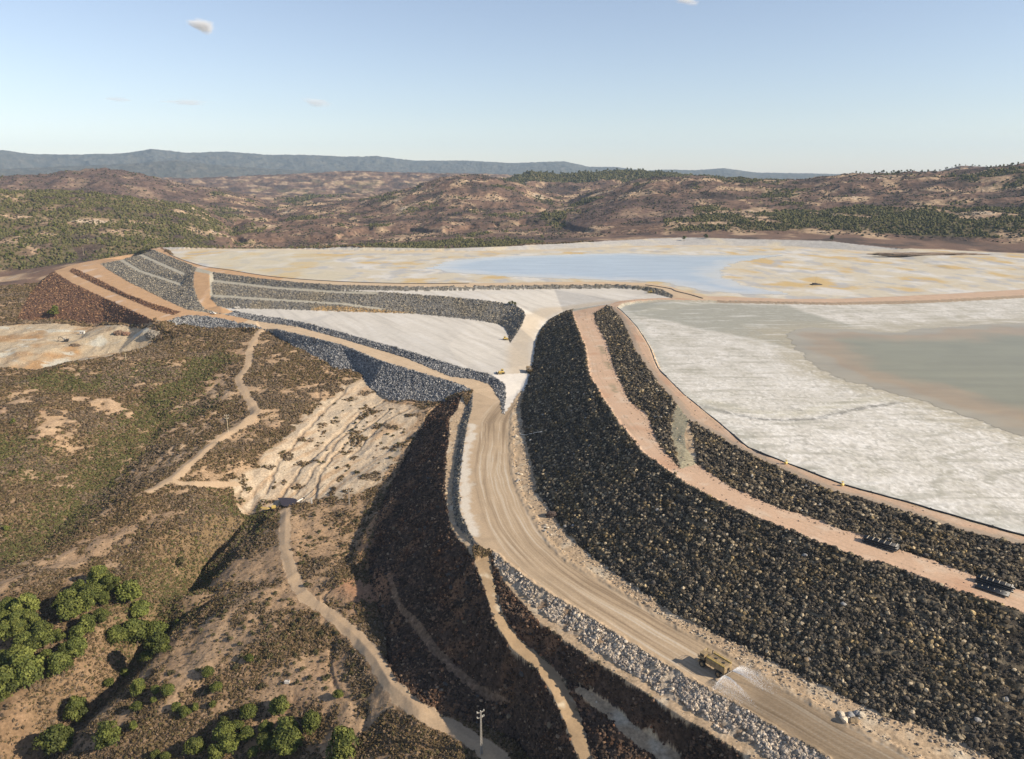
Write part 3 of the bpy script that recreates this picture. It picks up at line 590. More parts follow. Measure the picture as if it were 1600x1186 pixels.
for pl in (((1530,698),(1500,708),(1470,717),(1490,735),(1465,750),(1468,770)), ((1600,735),(1555,740),(1545,755))):
    dr = polydist(X, Y, smooth_line([P(*p, ZR) for p in pl], 5), 12)[0]; pr_ = mixc(pr_, (0.40, 0.38, 0.315), 0.8*(1-sstep(1.0, 2.6, dr+1.2*s2)))
edge_r = polydist(X, Y, PI_, 12)[0]; pr_ = mixc(pr_, (0.45, 0.45, 0.40), 0.6*(1-sstep(2, 9, edge_r+4*s1)))
s4 = ridged(wx/3.2, wy/5.0, 3, 216); dwr = polydist(X, Y, [P(*p, ZR) for p in ((1222,521),(1240,540),(1256,558),(1284,579),(1336,599),(1403,616),(1471,636),(1538,660),(1600,680),(1720,710))], 60)[0]; pr_ = mixc(pr_, (0.40, 0.355, 0.255), 0.75*(1-sstep(2, 26, dwr+16*s1+6*s2)))
dwn = polydist(X, Y, [P(*p, ZR) for p in ((1222,521),(1268,513),(1320,515),(1400,519),(1471,512),(1600,505),(1720,498))], 80)[0]; pr_ = mixc(pr_, (0.40, 0.365, 0.28), 0.75*(1-sstep(4, 45, dwn+26*s1)))
pr_ = mixc(pr_, (0.30, 0.285, 0.24), 0.55*(1-sstep(0.0, 0.022, np.abs(fbm(wx/34, wy/40, 4, 217))))*sstep(-0.1, 0.3, s1+0.1))
g1 = fbm(X/1.9, Y/2.4, 3, 218, 0.7); pr_ = mixc(pr_, (0.36, 0.345, 0.30), 0.6*sstep(0.12, 0.5, -g1+0.5*s2)*sstep(520, 330, Y)); pr_ = mixc(pr_, (0.76, 0.74, 0.69), 0.6*sstep(0.1, 0.5, g1+0.6*s2)*sstep(620, 380, Y))
st = fbm(wx/42, wy/5.0, 4, 219, 0.6); pr_ = mixc(pr_, (0.35, 0.335, 0.275), 0.65*sstep(0.08, 0.42, st)); pr_ = mixc(pr_, (0.70, 0.68, 0.63), 0.5*sstep(0.1, 0.45, -st))
pr_ = pr_*0.86*(1+0.26*s4*sstep(520, 300, Y)+0.05*s4)[..., None]
A[m] = pr_[m]
# far country cover
m = np.isin(reg, (HILL, MOUNT)) | ((reg == NAT) & (R > 1150))
c1 = fbm(X/260, Y/260, 5, 221, 0.6); c2 = fbm(X/60, Y/60, 4, 222, 0.6); c3 = fbm(X/130, Y/130, 4, 223, 0.6)
fa = np.array((0.165, 0.105, 0.075), np.float32)*(1+0.35*c2[..., None])
fa = mixc(fa, (0.40, 0.285, 0.18), 0.9*sstep(0.05, 0.30, c3+0.4*c2)); fa = mixc(fa, (0.062, 0.047, 0.040), 0.85*sstep(-0.02, 0.3, -c3+0.5*c2))
fa = mixc(fa, (0.50, 0.40, 0.29), 0.85*sstep(0.42, 0.55, c3+0.5*c2)*(R < 2600))
FOR1 = inpoly(AZ, R, [(bearing(p), r) for p, r in ((-400,1420),(140,1420),(260,1480),(330,1650),(345,1950),(310,2200),(230,2260),(-400,2260))])
forest = np.clip(sstep(0.14, 0.28, c1+0.35*c2+0.0)*(R > 1450), 0, 1)*(R < 5200)*0.7
forest = np.where(FOR1, np.clip(0.8-1.2*sstep(0.0, 0.4, c2), 0.05, 1), forest)
FOR2 = inpoly(AZ, R, [(bearing(p), r) for p, r in ((1040,1440),(1600,1440),(1700,1720),(1330,1760),(1100,1720),(1040,1600))]); forest = np.where(FOR2, np.clip(0.9-1.3*sstep(0.05, 0.35, c3), 0.0, 1), forest)
FOR3 = inpoly(AZ, R, [(bearing(p), r) for p, r in ((150,1300),(350,1320),(560,1290),(850,1330),(850,1520),(330,1600),(100,1500))]); forest = np.where(FOR3, 0.9*sstep(-0.2, 0.2, c3+0.15), forest)
FOR4 = inpoly(AZ, R, [(bearing(p), r) for p, r in ((780,3200),(1260,3200),(1300,3700),(780,3750))]); forest = np.where(FOR4, 0.95, forest)
BRN = inpoly(AZ, R, [(bearing(p), r) for p, r in ((-400,2700),(300,2700),(380,3900),(-400,3900))]) | inpoly(AZ, R, [(bearing(p), r) for p, r in ((885,1560),(1085,1560),(1085,1900),(885,1900))])
forest = np.where(BRN, forest*0.05, forest); fa = np.where(BRN[..., None], mixc(fa, (0.115, 0.078, 0.066), 0.6*np.ones(X.shape)), fa)
fa = mixc(fa, (0.125, 0.112, 0.055), 0.7*forest)
fa = np.where((reg == MOUNT)[..., None], mixc(fa, (0.085, 0.095, 0.085), 0.85*np.ones(X.shape)), fa)
A[m] = fa[m]
forest = np.where(m, forest, 0)
# wet strip behind the water truck
TRUCK = P(1116, 1046, 0)
tdir = np.array(P(1000, 972, 0)[:2])-np.array(P(1130, 1052, 0)[:2]); tdir /= np.linalg.norm(tdir); tnor = np.array((-tdir[1], tdir[0]))
ta = (X-TRUCK[0])*tdir[0]+(Y-TRUCK[1])*tdir[1]; tl = (X-TRUCK[0])*tnor[0]+(Y-TRUCK[1])*tnor[1]
wet = (1-sstep(-17, -3, ta+2*n8))*(1-sstep(4, 11, np.abs(tl)+2.5*n8+lump))*(reg == ROAD)
A = A*(1-0.42*wet[..., None])
A = mixc(A, (0.34, 0.19, 0.10), 0.85*knl); A = mixc(A, (0.30, 0.165, 0.095), 0.85*kn2)
A = np.clip(A, 0.012, 0.85)

# ------------------------------------------------------------------ materials
def newmat(name):
    m = bpy.data.materials.new(name); m.use_nodes = True
    b = m.node_tree.nodes['Principled BSDF']; return m, m.node_tree, b
def ground_mat(name, rough=0.95, fine=0.5, bump=0.4, amt=0.25, spec=0.15, dist=0.25):
    m, t, b = newmat(name)
    at = t.nodes.new('ShaderNodeAttribute'); at.attribute_name = 'albedo'
    geo = t.nodes.new('ShaderNodeNewGeometry')
    n1 = t.nodes.new('ShaderNodeTexNoise'); n1.inputs['Scale'].default_value = fine; n1.inputs['Detail'].default_value = 5; n1.inputs['Roughness'].default_value = 0.65
    t.links.new(geo.outputs['Position'], n1.inputs['Vector'])
    mr = t.nodes.new('ShaderNodeMapRange'); mr.inputs['From Min'].default_value = 0.3; mr.inputs['From Max'].default_value = 0.7
    mr.inputs['To Min'].default_value = 1-amt; mr.inputs['To Max'].default_value = 1+amt
    t.links.new(n1.outputs['Fac'], mr.inputs['Value'])
    mx = t.nodes.new('ShaderNodeVectorMath'); mx.operation = 'SCALE'
    t.links.new(at.outputs['Color'], mx.inputs[0]); t.links.new(mr.outputs[0], mx.inputs['Scale'])
    t.links.new(mx.outputs[0], b.inputs['Base Color'])
    b.inputs['Roughness'].default_value = rough; b.inputs['Specular IOR Level'].default_value = spec
    bp = t.nodes.new('ShaderNodeBump'); bp.inputs['Strength'].default_value = bump; bp.inputs['Distance'].default_value = dist
    t.links.new(n1.outputs['Fac'], bp.inputs['Height']); t.links.new(bp.outputs[0], b.inputs['Normal'])
    return m
M_SOIL = ground_mat('soil', fine=0.9, bump=0.7, amt=0.35)
M_ROAD = ground_mat('packed_earth', fine=1.2, bump=0.35, amt=0.13, dist=0.1)
M_ROCKY = ground_mat('broken_rock', fine=0.8, bump=1.0, amt=0.6, dist=0.6)
M_TAIL = ground_mat('tailings_crust', fine=0.22, bump=0.25, amt=0.07, rough=0.8, dist=0.1)
M_HILL = ground_mat('hill_scrub', fine=0.09, bump=1.0, amt=0.5, dist=4.0)
M_ALB = ground_mat('loose_rock', fine=2.5, bump=0.3, amt=0.25, dist=0.1)
def plain(name, c, rough=0.6, metal=0.0, var=0.15, scale=3.0):
    m, t, b = newmat(name)
    n1 = t.nodes.new('ShaderNodeTexNoise'); n1.inputs['Scale'].default_value = scale; n1.inputs['Detail'].default_value = 4
    tc = t.nodes.new('ShaderNodeTexCoord'); t.links.new(tc.outputs['Object'], n1.inputs['Vector'])
    r = t.nodes.new('ShaderNodeValToRGB'); t.links.new(n1.outputs['Fac'], r.inputs['Fac'])
    r.color_ramp.elements[0].position = 0.3; r.color_ramp.elements[1].position = 0.7
    r.color_ramp.elements[0].color = tuple(x*(1-var) for x in c)+(1,); r.color_ramp.elements[1].color = tuple(min(1, x*(1+var)) for x in c)+(1,)
    t.links.new(r.outputs[0], b.inputs['Base Color']); b.inputs['Roughness'].default_value = rough; b.inputs['Metallic'].default_value = metal
    return m

# ------------------------------------------------------------------ the ground pieces
qi = (np.arange(NR-1)[:, None]*NC+np.arange(NC-1)[None, :])
co_all = np.stack([X, Y, Z], -1).reshape(-1, 3); al_all = A.reshape(-1, 3)
rq = reg[:-1, :-1]
def ground_piece(name, regs, mat):
    q0 = qi[np.isin(rq, regs)].ravel()
    q = np.stack([q0, q0+NC, q0+NC+1, q0+1], 1)[:, ::-1]
    u, inv = np.unique(q.ravel(), return_inverse=True)
    me = np_mesh(name, co_all[u], quads=inv.reshape(-1, 4), col=al_all[u], smooth=True)
    o = link(name, me, mat); tag(o, kind='structure'); return o
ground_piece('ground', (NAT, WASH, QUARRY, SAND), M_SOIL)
ground_piece('haul_road', (ROAD,), M_ROAD)
ground_piece('dirt_road', (PATH, BENCH), M_ROAD)
ground_piece('embankment_terrain', (SLOPE_D, SLOPE_G, SLOPE_B, SLOPE_P), M_ROCKY)
ground_piece('tailings_ground', (BASIN, POND_R, POND_U), M_TAIL)
ground_piece('hills', (HILL,), M_HILL)
ground_piece('mountains', (MOUNT,), M_HILL)
#
# ------------------------------------------------------------------ haze: pale even air over the whole valley
bm = bmesh.new(); bmesh.ops.create_cube(bm, size=1.0)
for v_ in bm.verts: v_.co = Vector((v_.co.x*27000, v_.co.y*17500+8350, v_.co.z*860+340))
me = bpy.data.meshes.new('haze'); bm.to_mesh(me); bm.free()
hm = bpy.data.materials.new('valley_air'); hm.use_nodes = True; t = hm.node_tree
t.nodes.remove(t.nodes['Principled BSDF'])
pv = t.nodes.new('ShaderNodeVolumePrincipled'); pv.inputs['Color'].default_value = (0.55, 0.76, 1.0, 1); pv.inputs['Density'].default_value = 3.3e-5; pv.inputs['Anisotropy'].default_value = 0.0
t.links.new(pv.outputs[0], t.nodes['Material Output'].inputs['Volume'])
tag(link('haze', me, hm), kind='stuff')

# ------------------------------------------------------------------ water
def water_piece(poly, lvl, edge, shallow, deep, width, name, mat):
    poly = smooth_line([p for p in poly]+[poly[0]], 6)
    ins = inpoly(X, Y, poly); dd = polydist(X, Y, poly, 120)[0]; sd = np.where(ins, dd, -dd) + (14 if lvl > ZR+1 else 9)*fbm(X/30, Y/22, 5, 311, 0.62)
    keep = (sd > 0)[:-1, :-1] & np.isin(rq, (POND_R, POND_U))
    q0 = qi[keep].ravel(); q = np.stack([q0, q0+NC, q0+NC+1, q0+1], 1)[:, ::-1]
    u, inv = np.unique(q.ravel(), return_inverse=True)
    c = co_all[u].copy(); c[:, 2] = lvl
    k = sstep(0, 1, np.clip(sd.ravel()[u], 0, width)/width + 0.25*fbm(c[:, 0]/30, c[:, 1]/45, 3, 312)); col = mixc(np.tile(np.array(edge, np.float32), (len(u), 1)), shallow, sstep(0.0, 0.16, k)); col = mixc(col, deep, sstep(0.12, 0.75, k))
    col = col*(1+0.20*fbm(c[:, 0]/55+0.8*fbm(c[:, 0]/40, c[:, 1]/40, 3, 314), c[:, 1]/14, 4, 313))[:, None]
    o = link(name, np_mesh(name, c, quads=inv.reshape(-1, 4), col=col, smooth=True), mat); tag(o, kind='structure'); return o
def water_mat(name, rough, rip, scale):
    m, t, b = newmat(name)
    at = t.nodes.new('ShaderNodeAttribute'); at.attribute_name = 'albedo'; t.links.new(at.outputs['Color'], b.inputs['Base Color'])
    b.inputs['Roughness'].default_value = rough; b.inputs['IOR'].default_value = 1.33; b.inputs['Specular IOR Level'].default_value = 0.28
    geo = t.nodes.new('ShaderNodeNewGeometry'); wv = t.nodes.new('ShaderNodeTexNoise'); wv.inputs['Scale'].default_value = scale; wv.inputs['Detail'].default_value = 4
    mp = t.nodes.new('ShaderNodeMapping'); mp.inputs['Scale'].default_value = (0.45, 1.6, 1); mp.inputs['Rotation'].default_value = (0, 0, -0.35)
    t.links.new(geo.outputs['Position'], mp.inputs['Vector']); t.links.new(mp.outputs[0], wv.inputs['Vector'])
    bp = t.nodes.new('ShaderNodeBump'); bp.inputs['Strength'].default_value = rip; bp.inputs['Distance'].default_value = 0.25
    t.links.new(wv.outputs['Fac'], bp.inputs['Height']); t.links.new(bp.outputs[0], b.inputs['Normal']); return m
WR = [P(*p, ZR) for p in ((1222,521),(1240,540),(1256,558),(1284,579),(1336,599),(1403,616),(1471,636),(1538,660),(1600,680),(1720,710),(1800,640),(1800,500),(1720,498),(1600,505),(1471,512),(1400,519),(1320,515),(1268,513))]
water_piece(WR, ZR+0.10, (0.325, 0.285, 0.205), (0.325, 0.245, 0.15), (0.235, 0.222, 0.145), 75.0, 'water', water_mat('pond_water', 0.30, 0.25, 0.35))
WU = [P(*p, ZU) for p in ((668,419),(700,409),(750,403),(800,400.5),(900,397.5),(966,396),(1033,397.5),(1120,399),(1180,399),(1225,399),(1190,404),(1152,410),(1134,418),(1126,428),(1140,438),(1170,447),(1215,456),(1225,460.5),(1170,459.5),(1110,456),(1070,449),(1033,441.5),(980,439),(916,437),(840,434),(766,430.5),(710,426))]
water_piece(WU, ZU+0.10, (0.50, 0.46, 0.39), (0.47, 0.455, 0.43), (0.35, 0.38, 0.41), 60.0, 'water', water_mat('pale_pond_water', 0.12, 0.12, 0.2))

# ------------------------------------------------------------------ scatter helpers
def pick(weight, n):
    area = (rs*step)[:, None]*np.gradient(rs)[:, None]*np.ones((1, NC))
    wgt = (weight*area).ravel(); c = np.cumsum(wgt)
    if c[-1] <= 0: return np.zeros((0, 3)), np.zeros(0, int)
    idx = np.searchsorted(c, rng.random(n)*c[-1]); idx = np.minimum(idx, NR*NC-1)
    i, j = np.divmod(idx, NC); i = np.clip(i, 1, NR-2); j = np.clip(j, 1, NC-2); idx = i*NC+j
    p = co_all[idx].copy(); dr = co_all[idx+NC]-p; da = co_all[idx+1]-p
    p += dr*rng.uniform(-.5, .5, (n, 1))+da*rng.uniform(-.5, .5, (n, 1))
    return p, idx
_t = (1+5**.5)/2
ICO_V = np.array([(-1,_t,0),(1,_t,0),(-1,-_t,0),(1,-_t,0),(0,-1,_t),(0,1,_t),(0,-1,-_t),(0,1,-_t),(_t,0,-1),(_t,0,1),(-_t,0,-1),(-_t,0,1)], float); ICO_V /= np.linalg.norm(ICO_V[0])
ICO_F = np.array([(0,11,5),(0,5,1),(0,1,7),(0,7,10),(0,10,11),(1,5,9),(5,11,4),(11,10,2),(10,7,6),(7,1,8),(3,9,4),(3,4,2),(3,2,6),(3,6,8),(3,8,9),(4,9,5),(2,4,11),(6,2,10),(8,6,7),(9,8,1)])
def randrot(n):
    q = rng.normal(size=(n, 4)); q /= np.linalg.norm(q, axis=1)[:, None]; a, b, c, d = q.T
    return np.stack([np.stack([a*a+b*b-c*c-d*d, 2*(b*c-a*d), 2*(b*d+a*c)], -1), np.stack([2*(b*c+a*d), a*a-b*b+c*c-d*d, 2*(c*d-a*b)], -1), np.stack([2*(b*d-a*c), 2*(c*d+a*b), a*a-b*b-c*c+d*d], -1)], 1)
OCT_V = np.array([(1,0,0),(-1,0,0),(0,1,0),(0,-1,0),(0,0,1),(0,0,-1)], float)
OCT_F = np.array([(0,2,4),(2,1,4),(1,3,4),(3,0,4),(2,0,5),(1,2,5),(3,1,5),(0,3,5)])
def blobs(p, size, jit=0.3, flat=(0.6, 1.0), sink=0.25, zmul=None, shape='ico'):
    BV, BF = (ICO_V, ICO_F) if shape == 'ico' else (OCT_V*1.15, OCT_F); nv = len(BV)
    n = len(p); rad = 1+rng.uniform(-jit, jit, (n, nv, 1))
    sc = np.stack([rng.uniform(0.75, 1.25, n), rng.uniform(0.75, 1.25, n), rng.uniform(flat[0], flat[1], n)], 1)
    v = (BV[None]*rad)
    v = np.einsum('nij,nkj->nki', randrot(n), v)*sc[:, None, :]*size[:, None, None]
    if zmul is not None: v[..., 2] *= zmul
    co = v + p[:, None, :] + np.array((0, 0, 1))*((0.5-sink)*size*(sc[:, 2] if zmul is None else sc[:, 2]*zmul))[:, None, None]
    return co.reshape(-1, 3), (BF[None]+nv*np.arange(n)[:, None, None]).reshape(-1, 3)
def pal(n, cols, wts, jit=0.25):
    cols = np.array(cols, np.float32); k = rng.choice(len(cols), n, p=np.array(wts)/sum(wts)); c = cols[k]*(1+rng.uniform(-jit, jit, (n, 1))); return c
def stuff_mesh(name, co, tri, col, mat, lab=None):
    o = link(name, np_mesh(name, co, tris=tri, col=col), mat); tag(o, kind='stuff'); return o

# ------------------------------------------------------------------ rubble on the rock faces
szf = np.interp(R, [150, 400, 900, 1200], [0.85, 0.95, 1.25, 1.5])
ochre = sstep(0.0, 0.35, fbm(X/16, Y/16, 3, 181)+0.22*band).ravel()
def rubble(mask, n, smin, smax, cols, wts, jit=0.3, tint=None):
    wgt = mask.astype(np.float32)/np.maximum(R, 200)**1.0
    p, idx = pick(wgt, n); s = (smin*(smax/smin)**(rng.random(n)**2.6))*szf.ravel()[idx]
    c = pal(n, cols, wts, jit)
    if tint is not None:
        k = (ochre[idx]*rng.random(n))[:, None]; c = c*(1-k)+k*c*np.array(tint)
    bigr = (s > np.median(s)*1.15)
    for sel, shp in ((bigr, 'ico'), (~bigr, 'oct')):
        co, tr = blobs(p[sel], s[sel], 0.32, shape=shp)
        stuff_mesh('rock_rubble', co, tr, np.repeat(c[sel], 12 if shp == 'ico' else 6, 0), M_ALB)
lowD2 = lowD & (reg == SLOPE_D) & ~mbs
upD = (reg == SLOPE_D) & ~lowD
rubble(upD*(1-0.85*fines), 140000, 0.18, 0.92, ((.058,.050,.040),(.108,.088,.062),(.23,.185,.12),(.074,.064,.052),(.38,.31,.21)), (5, 4, 2.0, 4, .9), tint=(1.35, 1.2, .85))
gulD = sstep(0.1, 0.5, ridged(X/20, Y/9, 3, 187))
rubble(lowD2*(1-0.8*gulD), 42000, 0.20, 0.85, ((.048,.034,.026),(.082,.056,.04),(.16,.10,.065),(.25,.18,.12)), (5, 4, 2, .6), tint=(1.3, 1.0, .8))
rubble((reg == SLOPE_G) & grey, 42000, 0.20, 0.75, ((.15,.15,.155),(.24,.24,.24),(.35,.34,.32),(.08,.08,.085)), (3, 3, 2, 2.5))
rubble((reg == SLOPE_G) & ~grey, 42000, 0.22, 0.70, ((.15,.14,.125),(.24,.215,.17),(.34,.29,.21),(.085,.08,.075)), (3, 3, 2, 2.5))
rubble((reg == SLOPE_P)*sstep(-0.15, 0.2, fbm(X/7, Y/7, 3, 186)+0.12), 22000, 0.16, 0.7, ((.44,.36,.27),(.33,.28,.23),(.54,.46,.36),(.18,.15,.125)), (3, 3, 2, 1.5))
rubble(reg == SLOPE_B, 12000, 0.25, 0.8, ((.10,.058,.04),(.18,.10,.06),(.30,.18,.10)), (4, 3, 1.5))
sh = (reg == SAND) & (R < 560); dT = polydist(X, Y, TOE_E, 8)[0]; dHR = polydist(X, Y, HR_R, 6)[0]
rubble(sh*(0.10+1.0*(dT < 4)+0.5*(dHR < 2.2)), 5200, 0.12, 0.55, ((.40,.31,.21),(.30,.24,.18),(.50,.42,.32),(.14,.12,.10)), (3, 2, 1.5, 1.5))
dBe = np.minimum(polydist(X, Y, BFN, 5)[0], polydist(X, Y, BFS, 5)[0]); rubble((reg == BENCH)*(0.04+(dBe < 3)+(dE < 1.6)), 2600, 0.10, 0.42, ((.40,.29,.20),(.30,.23,.17),(.15,.12,.10)), (3, 2, 2))
rubble((reg == QUARRY)*1.0+(reg == WASH)*0.5, 1800, 0.15, 0.55, ((.40,.31,.21),(.30,.20,.13),(.5,.44,.34)), (3, 2, 1.5))

# ------------------------------------------------------------------ low scrub on the natural ground
SCRUB = ((.090,.063,.030),(.120,.086,.043),(.150,.102,.060),(.066,.048,.028),(.175,.122,.080),(.088,.074,.031))
sw = np.where(isn | (reg == WASH), dens**1.3, 0)*(R < 1250)/np.maximum(R, 220)**1.15
sw = sw*(trk_m < 0.15)
for nm, n, lo, hi, s0, s1, r0, r1 in (('scrub', 150000, 0, 0, .34, .85, 0, 1300),):
    p, idx = pick(sw*((R >= r0) & (R < r1)), n); rr = R.ravel()[idx]
    s = rng.uniform(s0, s1, n)*np.interp(rr, [200, 500, 900, 1200], [.75, 1.2, 2.1, 2.7])
    co, tr = blobs(p, s, 0.5, (0.55, 0.9), 0.3, shape='oct')
    hol = holl.ravel()[idx]; col = pal(n, SCRUB, (3, 3, 2.2, 2.5, 1.6, 1.2)); g = (rng.random(n) < 0.75*hol); col[g] = pal(int(g.sum()), ((.072,.070,.026),(.095,.090,.034)), (1, 1))
    brn = (fbm(p[:, 0]/45, p[:, 1]/45, 3, 411) > 0.08) & (rng.random(n) < .6); col[brn] = pal(int(brn.sum()), ((.125,.092,.060),(.155,.115,.078),(.09,.068,.045)), (1, 1, 1))
    stuff_mesh('scrub_undergrowth', co, tr, np.repeat(col, 6, 0)*(1+rng.uniform(-.3, .3, (n*6, 1))), M_ALB)
# twiggy clumps of leaves, only near
nn = 17000; p, idx = pick(sw*(R < 420), nn); k = 9
s = rng.uniform(.5, 1.05, nn)*np.interp(R.ravel()[idx], [200, 420], [.75, 1.05])
dirs = rng.normal(size=(nn, k, 3)); dirs[..., 2] = np.abs(dirs[..., 2])*0.8; dirs /= np.linalg.norm(dirs, axis=2)[..., None]
c0 = p[:, None, :]+dirs*s[:, None, None]*rng.uniform(.5, 1.1, (nn, k, 1))
ta_ = rng.normal(size=(nn, k, 3, 3))*0.30*s[:, None, None, None]
co = (c0[:, :, None, :]+ta_).reshape(-1, 3); tr = np.arange(nn*k*3).reshape(-1, 3)
col = np.repeat(pal(nn, SCRUB, (3, 3, 2, 2, 1.5, 1.5)), k*3, 0)*(1.15+rng.uniform(-.3, .3, (nn*k*3, 1)))
stuff_mesh('leaf_undergrowth', co, tr, col, M_ALB)

tw = np.where(isn, (0.25+dens)*(R < 520), 0)*(trk_m < 0.15)*sstep(-0.3, 0.3, fbm(X/4, Y/4, 3, 421))/np.maximum(R, 220)
n = 60000; p, idx = pick(tw, n); s = rng.uniform(.14, .42, n)*np.interp(R.ravel()[idx], [200, 500], [.8, 1.2])
co, tr = blobs(p, s, 0.5, (0.6, 1.0), 0.25, shape='oct'); stuff_mesh('grass_undergrowth', co, tr, np.repeat(pal(n, ((.13,.095,.05),(.085,.072,.034),(.20,.145,.085),(.06,.05,.03)), (3, 3, 2, 2)), 6, 0), M_ALB)

# ------------------------------------------------------------------ woods on the far hills
fw = forest**1.6*(R > 1290)*(R < 4200)/np.maximum(R, 1300)**0.9
n = 46000; p, idx = pick(fw, n); rr = R.ravel()[idx]
s = rng.uniform(1.5, 2.8, n)*np.interp(rr, [1300, 2400, 4200], [.85, 1.15, 1.9])
co, tr = blobs(p, s, 0.35, (0.9, 1.4), 0.1)
col = pal(n, ((.084,.080,.034),(.104,.098,.040),(.066,.064,.034),(.125,.112,.050)), (3, 3, 2, 1)); stuff_mesh('pine_forest', co, tr, np.repeat(col, 12, 0), M_ALB)
# scattered bushes on the open hills
bw = np.isin(reg, (HILL,))*sstep(0.0, 0.5, c2+0.2)*(R < 3400)/np.maximum(R, 1300)**1.2*(1-forest)
n = 22000; p, idx = pick(bw, n); s = rng.uniform(1.1, 2.3, n)*np.interp(R.ravel()[idx], [1300, 3000], [1, 1.6])
co, tr = blobs(p, s, 0.4, (0.6, 0.9), 0.2); col = pal(n, ((.075,.062,.045),(.06,.06,.035),(.10,.075,.06)), (3, 2, 2)); stuff_mesh('hill_undergrowth', co, tr, np.repeat(col, 12, 0), M_ALB)

# ------------------------------------------------------------------ small mesh builder for made things
class MB:
    def __init__(s): s.bm = bmesh.new()
    def box(s, c, d, rz=0.0, taper=1.0, ry=0.0, bev=0.0):
        r = bmesh.ops.create_cube(s.bm, size=1.0); vs = r['verts']
        for v in vs:
            k = taper if v.co.z > 0 else 1.0
            v.co = Vector((v.co.x*d[0]*k, v.co.y*d[1]*k, v.co.z*d[2]))
        if bev > 0:
            es = list({e for v in vs for e in v.link_edges}); q = bmesh.ops.bevel(s.bm, geom=es, offset=bev, segments=2, affect='EDGES', profile=0.6)
            vs = list({v for f in q['faces'] for v in f.verts} | {v for v in vs if v.is_valid})
        M = Matrix.Translation(c) @ Matrix.Rotation(rz, 4, 'Z') @ Matrix.Rotation(ry, 4, 'Y')
        bmesh.ops.transform(s.bm, matrix=M, verts=vs); return s
    def cyl(s, a, b, r, r2=None, seg=12, caps=True):
        a, b = Vector(a), Vector(b); d = b-a
        q = bmesh.ops.create_cone(s.bm, cap_ends=caps, segments=seg, radius1=r, radius2=r if r2 is None else r2, depth=d.length)
        M = Matrix.Translation((a+b)/2) @ d.to_track_quat('Z', 'Y').to_matrix().to_4x4()
        bmesh.ops.transform(s.bm, matrix=M, verts=q['verts']); return s
    def tube(s, pts, r, seg=8):
        pts = [Vector(p) for p in pts]; rings = []
        for i, p in enumerate(pts):
            t = (pts[min(i+1, len(pts)-1)]-pts[max(i-1, 0)]).normalized(); u = t.cross(Vector((0, 0, 1)))
            u = u.normalized() if u.length > 1e-4 else Vector((1, 0, 0)); n = u.cross(t)
            rings.append([s.bm.verts.new(p+(u*math.cos(2*math.pi*k/seg)+n*math.sin(2*math.pi*k/seg))*r) for k in range(seg)])
        for a, b in zip(rings[:-1], rings[1:]):
            for k in range(seg): s.bm.faces.new((a[k], a[(k+1) % seg], b[(k+1) % seg], b[k]))
        s.bm.faces.new(rings[0]); s.bm.faces.new(rings[-1][::-1]); return s
    def ball(s, c, r, sc=(1, 1, 1), sub=2):
        q = bmesh.ops.create_icosphere(s.bm, subdivisions=sub, radius=r)
        for v in q['verts']: v.co = Vector((v.co.x*sc[0]+c[0], v.co.y*sc[1]+c[1], v.co.z*sc[2]+c[2]))
        return s
    def poly(s, pts):
        s.bm.faces.new([s.bm.verts.new(p) for p in pts]); return s
    def build(s, name, mat, parent=None, smooth=False):
        bmesh.ops.recalc_face_normals(s.bm, faces=s.bm.faces[:])
        me = bpy.data.meshes.new(name); s.bm.to_mesh(me); s.bm.free()
        if smooth:
            for p in me.polygons: p.use_smooth = True
        return link(name, me, mat, parent)
def gz(x, y): return sample(Z, x, y)
def hz(px, py):
    h = hit(px, py, Z); return Vector(h)

M_TAN = plain('dusty_yellow_paint', (0.27, 0.195, 0.105), 0.6, 0, 0.25, 1.2); M_DUSTW = plain('dusty_white_paint', (0.62, 0.58, 0.52), 0.5, 0, 0.1)
M_RUB = plain('black_rubber', (0.022, 0.021, 0.020), 0.85); M_GLS = plain('dark_glass', (0.02, 0.025, 0.03), 0.08); M_STL = plain('worn_steel', (0.20, 0.18, 0.16), 0.5, 0.6, 0.3)
M_DRK = plain('dark_grease_metal', (0.045, 0.04, 0.036), 0.6, 0.2); M_LAMP = plain('lamp_lens', (0.7, 0.68, 0.6), 0.15); M_PIPE = plain('black_pipe', (0.018, 0.019, 0.022), 0.38)
M_WOOD = plain('pale_timber', (0.52, 0.45, 0.34), 0.8); M_CONC = plain('pale_concrete', (0.52, 0.49, 0.44), 0.85); M_POLE = plain('weathered_concrete', (0.34, 0.31, 0.27), 0.9); M_YEL = plain('faded_yellow_paint', (0.60, 0.43, 0.12), 0.55, 0, 0.2)
M_BARK = plain('bark', (0.10, 0.072, 0.05), 0.95, 0, 0.3); M_RED = plain('tail_lens', (0.25, 0.02, 0.015), 0.2)

